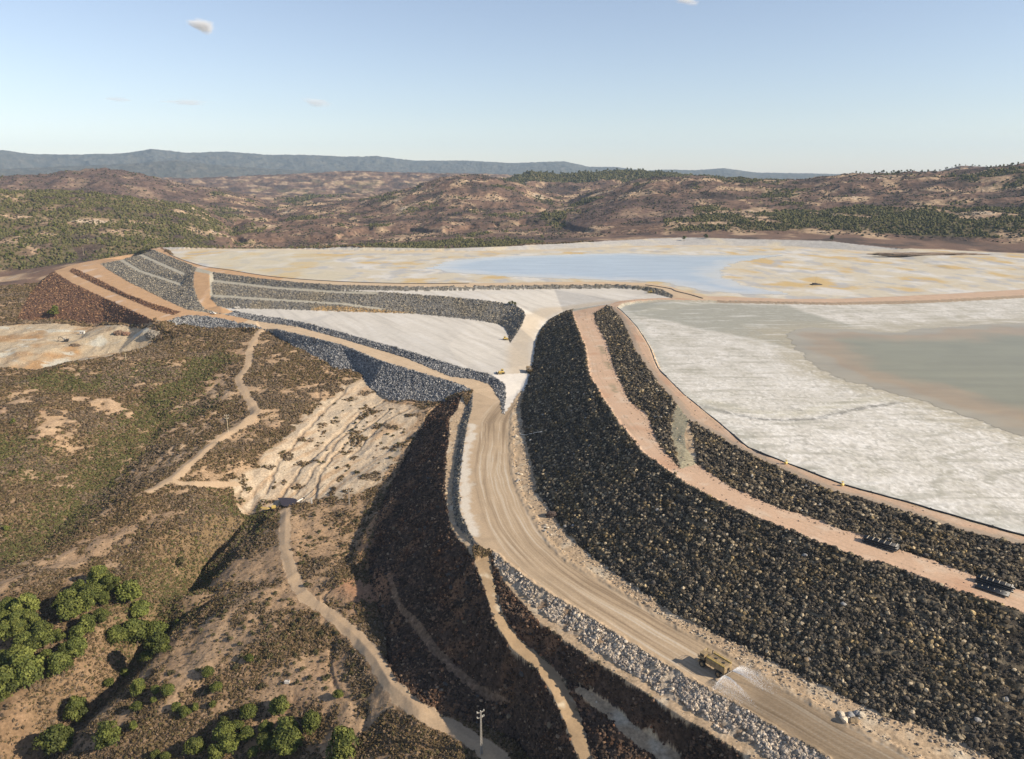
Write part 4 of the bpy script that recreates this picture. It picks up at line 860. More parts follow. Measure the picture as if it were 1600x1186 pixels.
# ------------------------------------------------------------------ water truck on the haul road
def wheel(parent, x, y, r, wdt):
    t_ = MB().cyl((x, y-wdt/2, r), (x, y+wdt/2, r), r, seg=24)
    for k in range(18):
        a = 2*math.pi*k/18; t_.box((x+math.cos(a)*r*0.985, y, r+math.sin(a)*r*0.985), (0.12, wdt*0.96, 0.10), ry=-a+math.pi/2)
    ty = t_.build('wheel', M_RUB, parent)
    MB().cyl((x, y-wdt/2-0.02, r), (x, y+wdt/2+0.02, r), r*0.55, seg=16).cyl((x, y-wdt/2-0.08, r), (x, y+wdt/2+0.08, r), r*0.2, seg=10).build('rim', M_TAN, ty)
def rigid_truck(name, label, cat, loc, rz, tank=True, sc=1.0):
    r = empty(name, loc, rz, sc); tag(r, label, cat)
    fr = MB().box((-0.2, 0.62, 1.55), (8.6, 0.32, 0.5)).box((-0.2, -0.62, 1.55), (8.6, 0.32, 0.5)).box((-3.2, 0, 1.2), (0.6, 2.4, 0.6)).box((2.9, 0, 1.15), (0.5, 2.6, 0.45)).cyl((-3.2, -1.7, 0.95), (-3.2, 1.7, 0.95), 0.3).build('chassis', M_DRK, r)
    for sy in (1, -1):
        wheel(r, 2.9, sy*1.75, 0.95, 0.62); wheel(r, -2.9, sy*1.95, 0.95, 0.58); wheel(r, -2.9, sy*1.28, 0.95, 0.55)
    MB().box((4.25, 0, 1.25), (0.45, 3.6, 0.7), bev=0.08).box((4.4, 0, 2.05), (0.25, 1.7, 0.9)).build('bumper', M_TAN, r)
    g = MB()
    for k in range(7): g.box((4.55, -0.72+k*0.24, 2.05), (0.05, 0.08, 0.8))
    g.build('grille', M_DRK, r)
    for sy in (1, -1): MB().cyl((4.48, sy*1.35, 1.3), (4.56, sy*1.35, 1.3), 0.17).build('headlight', M_LAMP, r)
    MB().box((3.35, 0, 2.72), (2.3, 4.3, 0.14)).box((3.6, 0, 2.2), (1.7, 1.7, 0.95), bev=0.08).build('deck', M_TAN, r)
    cab = MB().box((3.15, 1.15, 3.5), (1.6, 1.6, 1.45), taper=0.92, bev=0.07).box((3.15, 1.15, 4.27), (1.75, 1.8, 0.1)).build('cab', M_TAN, r)
    MB().box((3.96, 1.15, 3.66), (0.05, 1.3, 0.72)).build('windscreen', M_GLS, cab)
    for sy in (0.36, 1.94): MB().box((3.15, sy, 3.66), (1.1, 0.05, 0.62)).build('window', M_GLS, cab)
    rl = MB()
    for x in (2.35, 3.4, 4.4):
        rl.cyl((x, -2.1, 2.78), (x, -2.1, 3.75), 0.035, seg=6)
    for z in (3.3, 3.75): rl.tube([(2.35, -2.1, z), (4.4, -2.1, z), (4.4, 0.2, z)], 0.035, 6)
    rl.cyl((4.4, -0.9, 2.78), (4.4, -0.9, 3.75), 0.035, seg=6).cyl((4.4, 0.2, 2.78), (4.4, 0.2, 3.75), 0.035, seg=6).build('railing', M_YEL, r)
    MB().cyl((2.15, -1.6, 2.7), (2.15, -1.6, 4.2), 0.13).cyl((2.15, -1.6, 4.2), (2.0, -1.6, 4.45), 0.13).build('exhaust', M_DRK, r)
    ld = MB()
    for sy in (0.0, 0.45): ld.cyl((4.55, 1.25+sy, 0.9), (4.35, 1.25+sy, 2.75), 0.03, seg=6)
    for k in range(5): ld.cyl((4.52-0.045*k, 1.25, 1.1+0.36*k), (4.52-0.045*k, 1.7, 1.1+0.36*k), 0.025, seg=6)
    ld.build('ladder', M_YEL, r)
    for sy in (2.2, -2.2): MB().box((4.3, sy, 3.35), (0.08, 0.25, 0.5)).cyl((4.3, sy, 2.7), (4.3, sy, 3.2), 0.025, seg=6).build('mirror', M_DRK, r)
    if tank:
        b = MB().box((-1.35, 0, 2.75), (6.6, 3.5, 2.0), bev=0.35)
        for x in (-4.1, -2.7, -1.3, 0.1, 1.4): b.box((x, 0, 2.75), (0.12, 3.6, 2.06), bev=0.03)
        tk_ = b.build('tank', M_TAN, r)
        for x in (-3.0, -0.4): MB().cyl((x, 0, 3.7), (x, 0, 3.92), 0.38, seg=16).box((x+0.42, 0, 3.88), (0.15, 0.3, 0.1)).build('hatch', M_DRK, tk_)
        w2 = MB()
        for sy in (1.55, -1.55):
            for x in (-4.4, -2.9, -1.4, 0.1, 1.6): w2.cyl((x, sy, 3.6), (x, sy, 4.5), 0.04, seg=6)
            w2.tube([(-4.4, sy, 4.5), (1.6, sy, 4.5)], 0.06, 6).tube([(-4.4, sy, 4.1), (1.6, sy, 4.1)], 0.045, 6).box((-1.4, sy, 3.86), (6.2, 0.1, 0.25))
        w2.build('tank_railing', M_YEL, tk_)
        MB().cyl((-4.8, -1.6, 1.5), (-4.8, 1.6, 1.5), 0.12).cyl((-4.8, 0, 1.5), (-4.5, 0, 2.3), 0.16).build('spray_bar', M_STL, r)
        for sy in (-1.5, 1.5): MB().cyl((-4.8, sy, 1.5), (-5.05, sy*1.05, 1.6), 0.10, 0.16).build('nozzle', M_STL, r)
        MB().box((-4.7, 0, 2.5), (0.12, 0.9, 1.3)).cyl((-4.72, 0, 2.9), (-4.95, 0, 2.9), 0.25).build('pump', M_DRK, r)
    else:
        b = MB(); L0 = [(-4.9, 3.9), (-3.9, 1.95), (1.9, 2.35), (2.3, 4.0), (4.3, 4.35), (4.3, 4.5), (2.1, 4.25), (-4.9, 4.05)]
        for sy in (1.95, -1.95):
            b.poly([(x, sy, z) for x, z in ((-4.9, 3.9), (-3.9, 1.95), (1.9, 2.35), (2.3, 4.1))])
            b.box((-1.2, sy, 4.0), (7.0, 0.18, 0.2), ry=-0.03)
        b.poly([(-4.9, -1.95, 3.9), (-4.9, 1.95, 3.9), (-3.9, 1.95, 1.95), (-3.9, -1.95, 1.95)]); b.poly([(-3.9, -1.95, 1.95), (-3.9, 1.95, 1.95), (1.9, 1.95, 2.35), (1.9, -1.95, 2.35)])
        b.box((2.1, 0, 3.2), (0.2, 3.9, 1.9)).box((3.3, 0, 4.42), (2.3, 4.0, 0.12), ry=-0.1)
        bd = b.build('dump_body', M_TAN, r)
        ld_ = MB()
        for k in range(26): ld_.ball((rnd.uniform(-4, 1.6), rnd.uniform(-1.5, 1.5), rnd.uniform(3.2, 4.1)), rnd.uniform(.35, .7), (1, 1, .8), 1)
        ld_.build('load', plain('rock_load', (0.26, 0.22, 0.18), 0.95), bd)
    return r
hd = math.atan2(tdir[1], tdir[0])
tp = Vector((TRUCK[0], TRUCK[1], gz(TRUCK[0], TRUCK[1])+0.02))
rigid_truck('water_truck', 'dusty yellow water truck spraying the wide haul road behind it', 'truck', tp, hd, True, 1.02)
# the two fans of water thrown behind it
ndr = 15000; sid = rng.choice([-1.0, 1.0], ndr); edge = rng.random(ndr) < .30
th = np.where(edge, np.where(rng.random(ndr) < .55, np.radians(12+rng.normal(0, 1.4, ndr)), np.radians(82+rng.normal(0, 2.5, ndr))), np.radians(rng.uniform(12, 84, ndr)))
vel = rng.uniform(6.5, 13.0, ndr)*np.where(th > 1.0, .72, 1.12); up = rng.uniform(1.6, 3.4, ndr); tt = rng.random(ndr)**1.2*(up+np.sqrt(up*up+2*9.81*1.6))/9.81
def drop(tq):
    d = vel*tq; return np.stack([-5.0-d*np.cos(th), sid*(1.5+d*np.sin(th)), 1.6+up*tq-4.905*tq*tq], 1)
a_ = drop(tt); b_ = drop(tt+rng.uniform(.015, .045, ndr)); wd = rng.uniform(.007, .020, (ndr, 1))
off = rng.normal(size=(ndr, 3)); off /= np.linalg.norm(off, axis=1)[:, None]; of2 = np.cross(off, b_-a_); of2 /= np.linalg.norm(of2, axis=1)[:, None]+1e-9
vv = np.stack([a_, a_*.5+b_*.5+off*wd, a_*.5+b_*.5+of2*wd, b_], 1); vv[..., 2] = np.maximum(vv[..., 2], 0.03)
c_, s_ = math.cos(hd), math.sin(hd); vv = np.stack([vv[..., 0]*c_-vv[..., 1]*s_, vv[..., 0]*s_+vv[..., 1]*c_, vv[..., 2]], -1)
fx = np.array([(0, 1, 2), (1, 3, 2), (0, 2, 1), (0, 2, 3), (0, 3, 1)])[[0, 1, 3, 4]][None]+4*np.arange(ndr)[:, None, None]
M_SPR, t, b = newmat('water_droplets'); b.inputs['Base Color'].default_value = (0.85, 0.88, 0.92, 1); b.inputs['Roughness'].default_value = 0.3
o = link('water_spray', np_mesh('water_spray', vv.reshape(-1, 3), tris=fx.reshape(-1, 3)), M_SPR); o.location = tp
tag(o, 'two white fans of water spraying out behind the yellow truck', 'water spray')

# ------------------------------------------------------------------ other machines
p = hz(827, 582); rigid_truck('dump_truck', 'loaded dump truck seen from behind on white tailings by the dark slope', 'dump truck', p, math.radians(98), False, 0.85)
def dozer(name, label, loc, rz, sc=1.0, mat=None):
    mat = mat or M_YEL; r = empty(name, loc, rz, sc); tag(r, label, 'bulldozer')
    for sy in (1.1, -1.1):
        tr_ = MB()
        pts = [(1.9, .5), (1.6, .95), (-1.6, .95), (-1.95, .5), (-1.6, .08), (1.6, .08)]
        for (x0, z0), (x1, z1) in zip(pts, pts[1:]+pts[:1]):
            n_ = max(2, int(math.hypot(x1-x0, z1-z0)/.3)); a = math.atan2(z1-z0, x1-x0)
            for k in range(n_): q = (k+.5)/n_; tr_.box((x0+(x1-x0)*q, sy, z0+(z1-z0)*q), (math.hypot(x1-x0, z1-z0)/n_*.92, .55, .12), ry=-a)
        tr_.box((0, sy, .5), (3.2, .35, .55)).cyl((1.55, sy-.2, .5), (1.55, sy+.2, .5), .36).cyl((-1.55, sy-.2, .5), (-1.55, sy+.2, .5), .36)
        tr_.build('track', M_DRK, r)
    MB().box((0.7, 0, 1.35), (2.2, 1.3, .95), bev=.08).box((-1.1, 0, 1.2), (1.6, 1.5, .7), bev=.06).cyl((1.0, .4, 1.8), (1.0, .4, 2.5), .08).build('body', mat, r)
    cb = MB().box((-.75, 0, 2.25), (1.3, 1.35, 1.3), taper=.9).box((-.75, 0, 2.95), (1.6, 1.6, .12)).build('cab', mat, r)
    MB().box((-.1, 0, 2.35), (.05, 1.05, .75)).box((-.75, .66, 2.35), (.95, .05, .7)).box((-.75, -.66, 2.35), (.95, .05, .7)).build('window', M_GLS, cb)
    MB().box((2.75, 0, .75), (.18, 3.6, 1.3), ry=.15).build('blade', M_STL, r)
    for sy in (1.5, -1.5): MB().cyl((2.6, sy, .5), (0, sy, .5), .11, seg=8).build('push_arm', mat, r)
    MB().box((-2.3, 0, .9), (.5, 1.2, .3)).box((-2.5, 0, .5), (.15, .2, 1.1)).build('ripper', M_STL, r)
    return r
dozer('bulldozer', 'yellow bulldozer parked on white tailings above the haul road fork', hz(783, 584), math.radians(200), 1.1)
dozer('bulldozer', 'small bulldozer below the shadowed tip of the grey rock dam', hz(790, 531), math.radians(15), 1.0)
dozer('bulldozer', 'lone bulldozer where the white terrace ends against the upper dike', hz(1016, 458), math.radians(170), 1.05)
def excavator(name, label, loc, rz, sc=1.0, mat=None):
    mat = mat or M_YEL; r = empty(name, loc, rz, sc); tag(r, label, 'excavator')
    for sy in (1.1, -1.1):
        MB().box((0, sy, .45), (3.6, .6, .8), bev=.3).cyl((1.5, sy-.32, .45), (1.5, sy+.32, .45), .3).cyl((-1.5, sy-.32, .45), (-1.5, sy+.32, .45), .3).build('track', M_DRK, r)
    MB().cyl((0, 0, .8), (0, 0, 1.05), .7).box((-.5, 0, 1.6), (3.2, 2.5, 1.05), bev=.12).build('body', mat, r)
    cb = MB().box((.7, .75, 2.45), (1.4, .95, 1.5), taper=.93, bev=.05).build('cab', M_DUSTW, r)
    MB().box((1.4, .75, 2.55), (.05, .75, 1.0)).box((.7, 1.24, 2.6), (1.0, .05, .8)).build('window', M_GLS, cb)
    bo = MB().tube([(.9, -.2, 1.8), (2.6, -.2, 4.0), (4.6, -.2, 3.9)], .24, 6).build('boom', mat, r)
    st = MB().tube([(4.5, -.2, 4.0), (5.3, -.2, 1.6)], .18, 6).build('stick', mat, bo)
    MB().box((5.2, -.2, 1.1), (.8, 1.1, .8), taper=.7, bev=.08).build('bucket', M_DRK, bo)
    MB().cyl((1.3, -.2, 1.9), (2.8, -.2, 3.4), .09).cyl((2.9, -.2, 4.3), (4.4, -.2, 4.3), .09).build('ram', M_STL, bo)
    return r
excavator('excavator', 'dark excavator with white cab standing in the pale sand quarry', hz(103, 534), math.radians(200), 1.25, M_DRK)
def pickup(name, label, loc, rz, sc=1.0):
    r = empty(name, loc, rz, sc); tag(r, label, 'pickup')
    MB().box((0, 0, .75), (5.0, 1.8, .55), bev=.12).box((1.75, 0, 1.1), (1.4, 1.7, .28), bev=.1).box((-1.55, .85, 1.2), (1.9, .08, .45)).box((-1.55, -.85, 1.2), (1.9, .08, .45)).box((-2.47, 0, 1.2), (.08, 1.75, .45)).build('body', M_DUSTW, r)
    cb = MB().box((.3, 0, 1.5), (1.9, 1.65, .75), taper=.8, bev=.08).build('cab', M_DUSTW, r)
    MB().box((1.16, 0, 1.5), (.06, 1.3, .5), ry=.4).box((.3, .76, 1.5), (1.3, .05, .42)).box((.3, -.76, 1.5), (1.3, .05, .42)).build('window', M_GLS, cb)
    for x in (1.55, -1.55):
        for sy in (.82, -.82):
            w_ = MB().cyl((x, sy-.13, .38), (x, sy+.13, .38), .38, seg=18).build('wheel', M_RUB, r)
            MB().cyl((x, sy-.15, .38), (x, sy+.15, .38), .2, seg=12).build('rim', M_STL, w_)
    for sy in (.65, -.65):
        MB().box((2.5, sy, .95), (.05, .3, .16)).build('headlight', M_LAMP, r); MB().box((-2.52, sy*1.2, 1.15), (.05, .14, .3)).build('tail_light', M_RED, r)
    return r
pickup('pickup_truck', 'white pickup driving on the tan dam road below the ramp', hz(333, 491), math.radians(-22), 1.25)
pickup('pickup_truck', 'white pickup parked at the foot of the terraced dam', hz(371, 481.5), math.radians(15), 1.0)

# ------------------------------------------------------------------ stacks of black pipe on the pink bench
def pipe_stack(label, a, b, rows, flat_rows):
    A0, B0 = hz(*a), hz(*b); d = B0-A0; ln = math.hypot(d.x, d.y); mid = (A0+B0)/2; mid.z = max(gz(mid.x, mid.y), (A0.z+B0.z)/2)+0.05
    r = empty('pipe_stack', mid, math.atan2(d.y, d.x)); tag(r, label, 'pipe stack'); rad = .30
    z0 = .22
    for k, n_ in enumerate(rows):
        for i in range(n_):
            y = (i-(n_-1)/2)*rad*2.04; z = z0+rad+k*rad*1.75
            MB().cyl((-ln/2+rnd.uniform(-.25, .25), y, z), (ln/2+rnd.uniform(-.25, .25), y, z), rad, seg=14).build('pipe', M_PIPE, r, True)
    y0 = -(rows[0]/2)*rad*2.04-1.0
    for i in range(flat_rows):
        MB().cyl((-ln/2+.6+rnd.uniform(-.3, .3), y0-i*rad*2.05, z0+rad), (ln/2-.4, y0-i*rad*2.05, z0+rad), rad, seg=14).build('pipe', M_PIPE, r, True)
    for q in range(6):
        x = -ln/2+ln*(q+.5)/6
        MB().box((x, 0, .1), (.22, rows[0]*rad*2.1+.3, .2)).build('timber', M_WOOD, r)
        zt = z0+rad*2+(len(rows)-1)*rad*1.75
        MB().box((x+.2, 0, zt+.06), (.16, rows[-1]*rad*2.0+.2, .1)).build('timber', M_WOOD, r)
        if flat_rows:
            MB().box((x-.3, y0-(flat_rows-1)*rad, z0+2*rad+.06), (.16, .7, .1)).build('timber', M_WOOD, r)
    return r
pipe_stack('stack of black pipes on the pink bench, the one nearer the middle', (1350, 845), (1403, 862), (6, 5, 4), 0)
pipe_stack('wider stack of black pipes with white timbers, at the right picture edge', (1526, 907), (1583, 926), (5, 4, 3), 5)

# ------------------------------------------------------------------ pipelines
def pipeline(label, pl, r, n_fl, z=0.35):
    pl = smooth_line(pl, 6); pts = [(p[0]+.25*math.sin(i*1.7)*.5, p[1], gz(p[0], p[1])+z) for i, p in enumerate(pl)]
    root = MB().tube(pts, r, 8).build('pipeline', M_PIPE, None, True); tag(root, label, 'pipeline')
    for k in range(n_fl):
        i = int((k+.5)/n_fl*(len(pts)-1)); a, b = Vector(pts[i]), Vector(pts[i+1]); d = (b-a).normalized()
        MB().cyl(a-d*.22, a+d*.22, r*1.45, seg=12).build('flange', M_DRK, root)
    return root
pipeline('long black pipe lying along the pink crest beside the grey pond', offset(CRI[5:], 0.9, 0), 0.34, 14)
pipeline('thin black pipe on the junction of the two pond dikes', L((1008,445.5,30),(1030,448,30),(1049,451.5,29.7),(1056,455,29.5),(1075,459.5,29.5),(1098,466,29.3)), 0.3, 4)
pipeline('dark pipe along the tan crest road of the pale upper pond', offset(UI[1:9], -1.5, 0), 0.28, 6)
for i, (px, py, lb) in enumerate(((1228, 725, 'yellow valve on the black crest pipe nearer the ramp'), (1316, 759, 'yellow valve on the black crest pipe nearer the picture edge'))):
    p = hz(px, py); r = empty('valve', p, 0.7); tag(r, lb, 'valve')
    MB().cyl((-.6, 0, .5), (.6, 0, .5), .5).build('body', M_YEL, r); MB().cyl((0, 0, .8), (0, 0, 1.6), .1).build('stem', M_STL, r); MB().cyl((0, 0, 1.55), (0, 0, 1.68), .45).build('handwheel', M_YEL, r)

# drainage flume down the toe of the rock slope
a, b = hz(810, 679), hz(846, 676); pts = [(a.x+(b.x-a.x)*k/8, a.y+(b.y-a.y)*k/8, gz(a.x+(b.x-a.x)*k/8, a.y+(b.y-a.y)*k/8)+.45) for k in range(9)]
fl = MB().tube(pts, .24, 8).build('drain_pipe', M_CONC, None, True); tag(fl, 'pale drain pipe running off the dark rock slope to the road edge', 'drain pipe')
MB().box(Vector(pts[-1])+Vector((0, 0, -.1)), (.9, .8, .9), bev=.1).build('headwall', M_CONC, fl)

# ------------------------------------------------------------------ poles
def pole(name, label, base, h, conc=True, arms=2, rz=0.0):
    r = empty(name, base, rz); tag(r, label, 'pole')
    if conc:
        sh_ = MB()
        for sx in (-.18, .18):
            for sy in (-.14, .14): sh_.cyl((sx*1.6, sy*1.6, -1.2), (sx*.7, sy*.7, h), .10, .06, seg=6)
        n_ = int(h/1.0)
        for k in range(n_):
            q = 1-.55*k/n_; z = k*h/n_+.3
            sh_.box((0, -.2*q, z), (.5*q, .08, .16)).box((0, .2*q, z), (.5*q, .08, .16)).box((-.26*q, 0, z), (.08, .4*q, .16)).box((.26*q, 0, z), (.08, .4*q, .16))
        sh_.build('shaft', M_POLE, r)
    else: MB().cyl((0, 0, -1.0), (0, 0, h), .20, .12, seg=10).build('shaft', plain('weathered_pole', (0.50, 0.42, 0.28), 0.85), r)
    for k in range(arms):
        z = h-.3-k*1.9
        am = MB().box((0, .18, z), (2.6-.3*k, .16, .18)).cyl((-.9, .15, z), (0, .15, z-.7), .04, seg=6).cyl((.9, .15, z), (0, .15, z-.7), .04, seg=6).build('crossarm', M_POLE if conc else M_WOOD, r)
        for x in (-1.15, 0.55 if k else 0.0, 1.15): MB().cyl((x, .18, z+.05), (x, .18, z+.5), .09, .13, seg=8).build('insulator', M_LAMP, am)
    return r
pole('power_pole', 'pale lattice pole with crossarms standing by the track under the dark slope', hz(752, 1178), 15.5, True, 2, .5)
pole('power_pole', 'slim pale pole beside the winding track on the scrub hill', hz(356.5, 675), 11.0, False, 2, .2)
pole('power_pole', 'yellowish pole on the scrub ridge in front of the sand quarry', hz(197, 563), 8.5, False, 1, .3)
pole('power_pole', 'pale lattice pole among bushes at the foot of the eroded wash', hz(546, 788), 8.0, True, 1, .4)
pole('power_pole', 'faint thin pole on the plain beyond the tan dam corner', hz(131, 399), 13.0, False, 1, .3)
p = hz(487, 787); r = empty('standpipe', p, 0); tag(r, 'white concrete standpipe with dark hose beside the brown pool', 'standpipe')
MB().box((0, 0, 1.2), (.75, .75, 4.0), taper=.7).build('column', M_CONC, r); MB().tube([(0, .2, 3.2), (.6, 3, 3.4), (1.5, 9, 3.6), (3.4, 16, 4.6)], .14, 6).build('hose', M_PIPE, r)

# ------------------------------------------------------------------ pool and pump rig at the foot of the wash
POOLP = [hz(*q) for q in ((434,783),(450,781.5),(464,784),(459,790),(443,794),(438,789))]; zp = max(gz(q.x, q.y) for q in POOLP)+.06
pm = MB(); rg = smooth_line([tuple(q) for q in POOLP]+[tuple(POOLP[0])], 4)[:-1]; pm.poly([(q[0], q[1], zp) for q in rg])
o = pm.build('water', None); M_POOL = plain('brown_pool', (0.035, 0.024, 0.026), 0.45, 0, .1); o.data.materials.append(M_POOL); tag(o, kind='structure')
p = hz(427, 795); r = empty('pump_rig', p, math.radians(15), .8); tag(r, 'yellow pump rig with long discharge pipes beside the brown pool', 'pump')
MB().box((0, 0, .35), (4.2, 2.2, .35)).build('skid', M_DRK, r); MB().box((.3, 0, 1.4), (2.6, 1.8, 1.7), bev=.12).build('housing', M_YEL, r); MB().cyl((-1.3, 0, 1.0), (-2.4, 0, 1.0), .55).build('pump', M_DRK, r)
MB().tube([(-2.2, .3, 1.0), (-4.5, .9, .9), (-8, 1.9, 1.1)], .32, 8).build('discharge_pipe', M_YEL, r); MB().tube([(-2.2, -.4, .8), (-4.2, -.9, .7), (-7, -.6, .9)], .28, 8).build('discharge_pipe', M_YEL, r); MB().tube([(1.4, .6, 1.0), (3.4, 2.0, .6), (6.0, 3.0, .3)], .25, 8).build('suction_hose', M_PIPE, r)
p = hz(463, 786); q = hz(474, 780); fl = MB().tube([(p.x, p.y, p.z+.35), ((p.x+q.x)/2, (p.y+q.y)/2, (p.z+q.z)/2+.6), (q.x, q.y, q.z+.5)], .45, 8).build('inlet_pipe', M_DUSTW, None, True); tag(fl, 'short white inlet pipe ending at the brown pool', 'pipe')
MB().cyl((q.x-.2, q.y-.3, q.z+.5), (q.x+.3, q.y+.5, q.z+.55), .6, seg=14).build('collar', M_DRK, fl)

# pump island in the upper pond
p = hz(1275, 445); r = empty('pump_raft', (p.x, p.y, ZU), .2, .75); tag(r, 'low dark pump raft with thin mast on the pale upper pond', 'raft')
MB().box((0, 0, .5), (15, 7, .9), bev=.2).build('hull', M_DRK, r); MB().box((-2.5, 0, 1.6), (5, 4, 1.4)).box((-2.5, 0, 2.4), (5.6, 4.6, .15)).build('cabin', M_DRK, r); MB().cyl((-1, 0, 1), (-1, 0, 13), .12, .06, seg=8).build('mast', M_STL, r)
for x in (5.5, 3.0): MB().cyl((x, 1.5, .9), (x, 1.5, 2.0), .5).build('pump', M_STL, r)

# small white block in the bare ground, dark pile and pale box in the quarry
p = hz(449, 1067); r = MB().box((0, 0, .55), (3.0, 1.6, 1.5), bev=.06).box((0, 0, 1.35), (3.2, 1.8, .14)).build('concrete_tank', M_CONC); r.location = p; r.scale = (.6, .6, .6); tag(r, 'small white concrete tank beside a faint path on bare soil', 'tank')
MB().box((.7, .2, 1.46), (.7, .7, .1)).build('lid', M_STL, r)
p = hz(129, 522); r = MB().box((0, 0, 1.4), (4.5, 2.4, 2.6), bev=.06).build('site_cabin', M_DUSTW); r.location = p; tag(r, 'white site cabin in the pale sand quarry', 'cabin')
MB().box((.8, -1.22, 1.2), (.9, .06, 1.9)).build('door', M_STL, r); MB().box((-1.0, -1.22, 1.7), (1.0, .06, .8)).build('window', M_GLS, r); MB().box((0, 0, 2.76), (4.7, 2.6, .12)).build('roof', M_DUSTW, r)
def mound(name, label, cat, px, py, rx, ry, h, mat, rz=0.0):
    p = hz(px, py); m = MB().ball((0, 0, 0), 1.0, (rx, ry, h), 4)
    for v in m.bm.verts:
        k = 1+.45*fbm(np.array([v.co.x*.5+px]), np.array([v.co.y*.5+v.co.z]), 3, 501)[0]+.06*rnd.uniform(-1, 1); v.co = v.co*k
    o = m.build(name, mat); o.location = p; o.rotation_euler = (0, 0, rz); tag(o, label, cat); return o
M_RUST = ground_mat('rust_soil', fine=2.0, bump=.6, amt=.4)
def soilmat(nm, c): return plain(nm, c, .95, 0, .4, 1.5)
mound('earth_mound', 'dark rust heap at the toe of the black rock slope', 'heap', 862, 806, 2.6, 2.2, 2.0, soilmat('rust_heap', (.075, .052, .042)))
mound('earth_mound', 'brown oval heap at the back of the sand quarry', 'heap', 186, 521, 5.5, 3.5, 3.0, soilmat('brown_heap', (.17, .11, .075)))
mound('earth_mound', 'smaller reddish heap right of the oval quarry heap', 'heap', 197, 522, 4.0, 3.0, 2.2, soilmat('red_heap', (.21, .12, .08)))
mound('earth_mound', 'grey heap with shaded face at the right end of the quarry', 'heap', 240, 524, 7.5, 4.0, 4.5, soilmat('grey_heap', (.24, .21, .17)))
mound('earth_mound', 'low dark spoil bank beside the quarry excavator', 'heap', 117, 540, 5.0, 2.5, 2.0, soilmat('dark_heap', (.15, .11, .075)))
# eroded red knolls beside the foot of the dark face
mound('island', 'long dark spit of land in the far corner of the pale pond', 'island', 1455, 398, 78.0, 8.0, 3.0, soilmat('dark_spit', (.23, .17, .12)), -.08)

# ------------------------------------------------------------------ boulders one can tell apart
def boulder_mesh(k):
    m = MB().ball((0, 0, 0), 1.0, (1, 1, 1), 2)
    r2 = random.Random(100+k); pl_ = [Vector((r2.gauss(0, 1), r2.gauss(0, 1), r2.gauss(0, 1))).normalized() for _ in range(9)]
    for v in m.bm.verts:
        d = v.co.normalized(); s_ = 1.0
        for q in pl_:
            t_ = d.dot(q)
            if t_ > .62: s_ = min(s_, .74/t_)
        v.co = d*s_*(1+r2.uniform(-.04, .04)); v.co.z *= .8
    me = bpy.data.meshes.new('boulder'); m.bm.to_mesh(me); m.bm.free(); return me
BM = [boulder_mesh(k) for k in range(6)]
BMATS = {'pale': soilmat('pale_stone', (.52, .44, .33)), 'dark': soilmat('dark_stone', (.075, .065, .056)), 'ochre': soilmat('ochre_stone', (.19, .14, .085)), 'grey': soilmat('grey_stone', (.27, .26, .245))}
BMESH = {}
def boulder(x, y, s, tone, label, grp):
    k = rnd.randrange(6); key = (tone, k)
    if key not in BMESH: me = BM[k].copy(); me.materials.append(BMATS[tone]); BMESH[key] = me
    o = bpy.data.objects.new('boulder', BMESH[key]); COL.objects.link(o); o.location = (x, y, gz(x, y)+.25*s); o.scale = (s*rnd.uniform(.8, 1.25), s*rnd.uniform(.8, 1.2), s*rnd.uniform(.7, 1.1)); o.rotation_euler = (rnd.uniform(-.4, .4), rnd.uniform(-.4, .4), rnd.uniform(0, 6.3))
    tag(o, label, 'boulder', grp); return o
p = hz(806, 683); boulder(p.x, p.y, 1.7, 'pale', 'single pale boulder on the sandy strip just below the drain pipe', None)
p = hz(903, 963); boulder(p.x, p.y, 1.1, 'pale', 'pale boulder alone on the left edge of the haul road curve', None)
for k in range(16):
    p = hz(1330+rnd.uniform(-16, 18), 1121+rnd.uniform(-8, 8)); boulder(p.x, p.y, rnd.uniform(.5, 1.2), rnd.choice(('pale', 'pale', 'grey', 'ochre')), 'boulder in the loose pale pile beside the haul road, lower right', 'boulders in the pile by the haul road')
for k in range(9):
    p = hz(812+rnd.uniform(-5, 6), 747+rnd.uniform(-8, 8)); boulder(p.x, p.y, rnd.uniform(.4, .9), rnd.choice(('pale', 'grey')), 'stone in the small heap on the sandy strip by the road bend', 'stones heaped on the sandy strip')
for k in range(8):
    p = hz(853+rnd.uniform(-6, 6), 826+rnd.uniform(-5, 6)); boulder(p.x, p.y, rnd.uniform(.4, .9), rnd.choice(('pale', 'grey', 'dark')), 'stone in the low heap on the road edge under the rust heap', 'stones heaped under the rust heap')
fr_, id_ = pick(upD*(R < 420)*1.0/np.maximum(R, 150), 120)
for q in fr_: boulder(q[0], q[1], rnd.uniform(.55, 1.0), rnd.choice(('dark', 'dark', 'ochre', 'grey')), 'big boulder standing out on the long dark rock slope', 'big boulders on the long dark slope')
fr_, id_ = pick(lowD2*(R < 420)*1.0/np.maximum(R, 150), 60)
for q in fr_: boulder(q[0], q[1], rnd.uniform(.6, 1.1), rnd.choice(('dark', 'dark', 'ochre')), 'big boulder on the shaded brown slope under the haul road', 'big boulders on the shaded brown slope')
wl = inpoly(X, Y, [hit(*q) for q in ((180,1060),(230,985),(300,1000),(200,1110),(120,1180),(0,1180),(0,1100),(80,1080))])
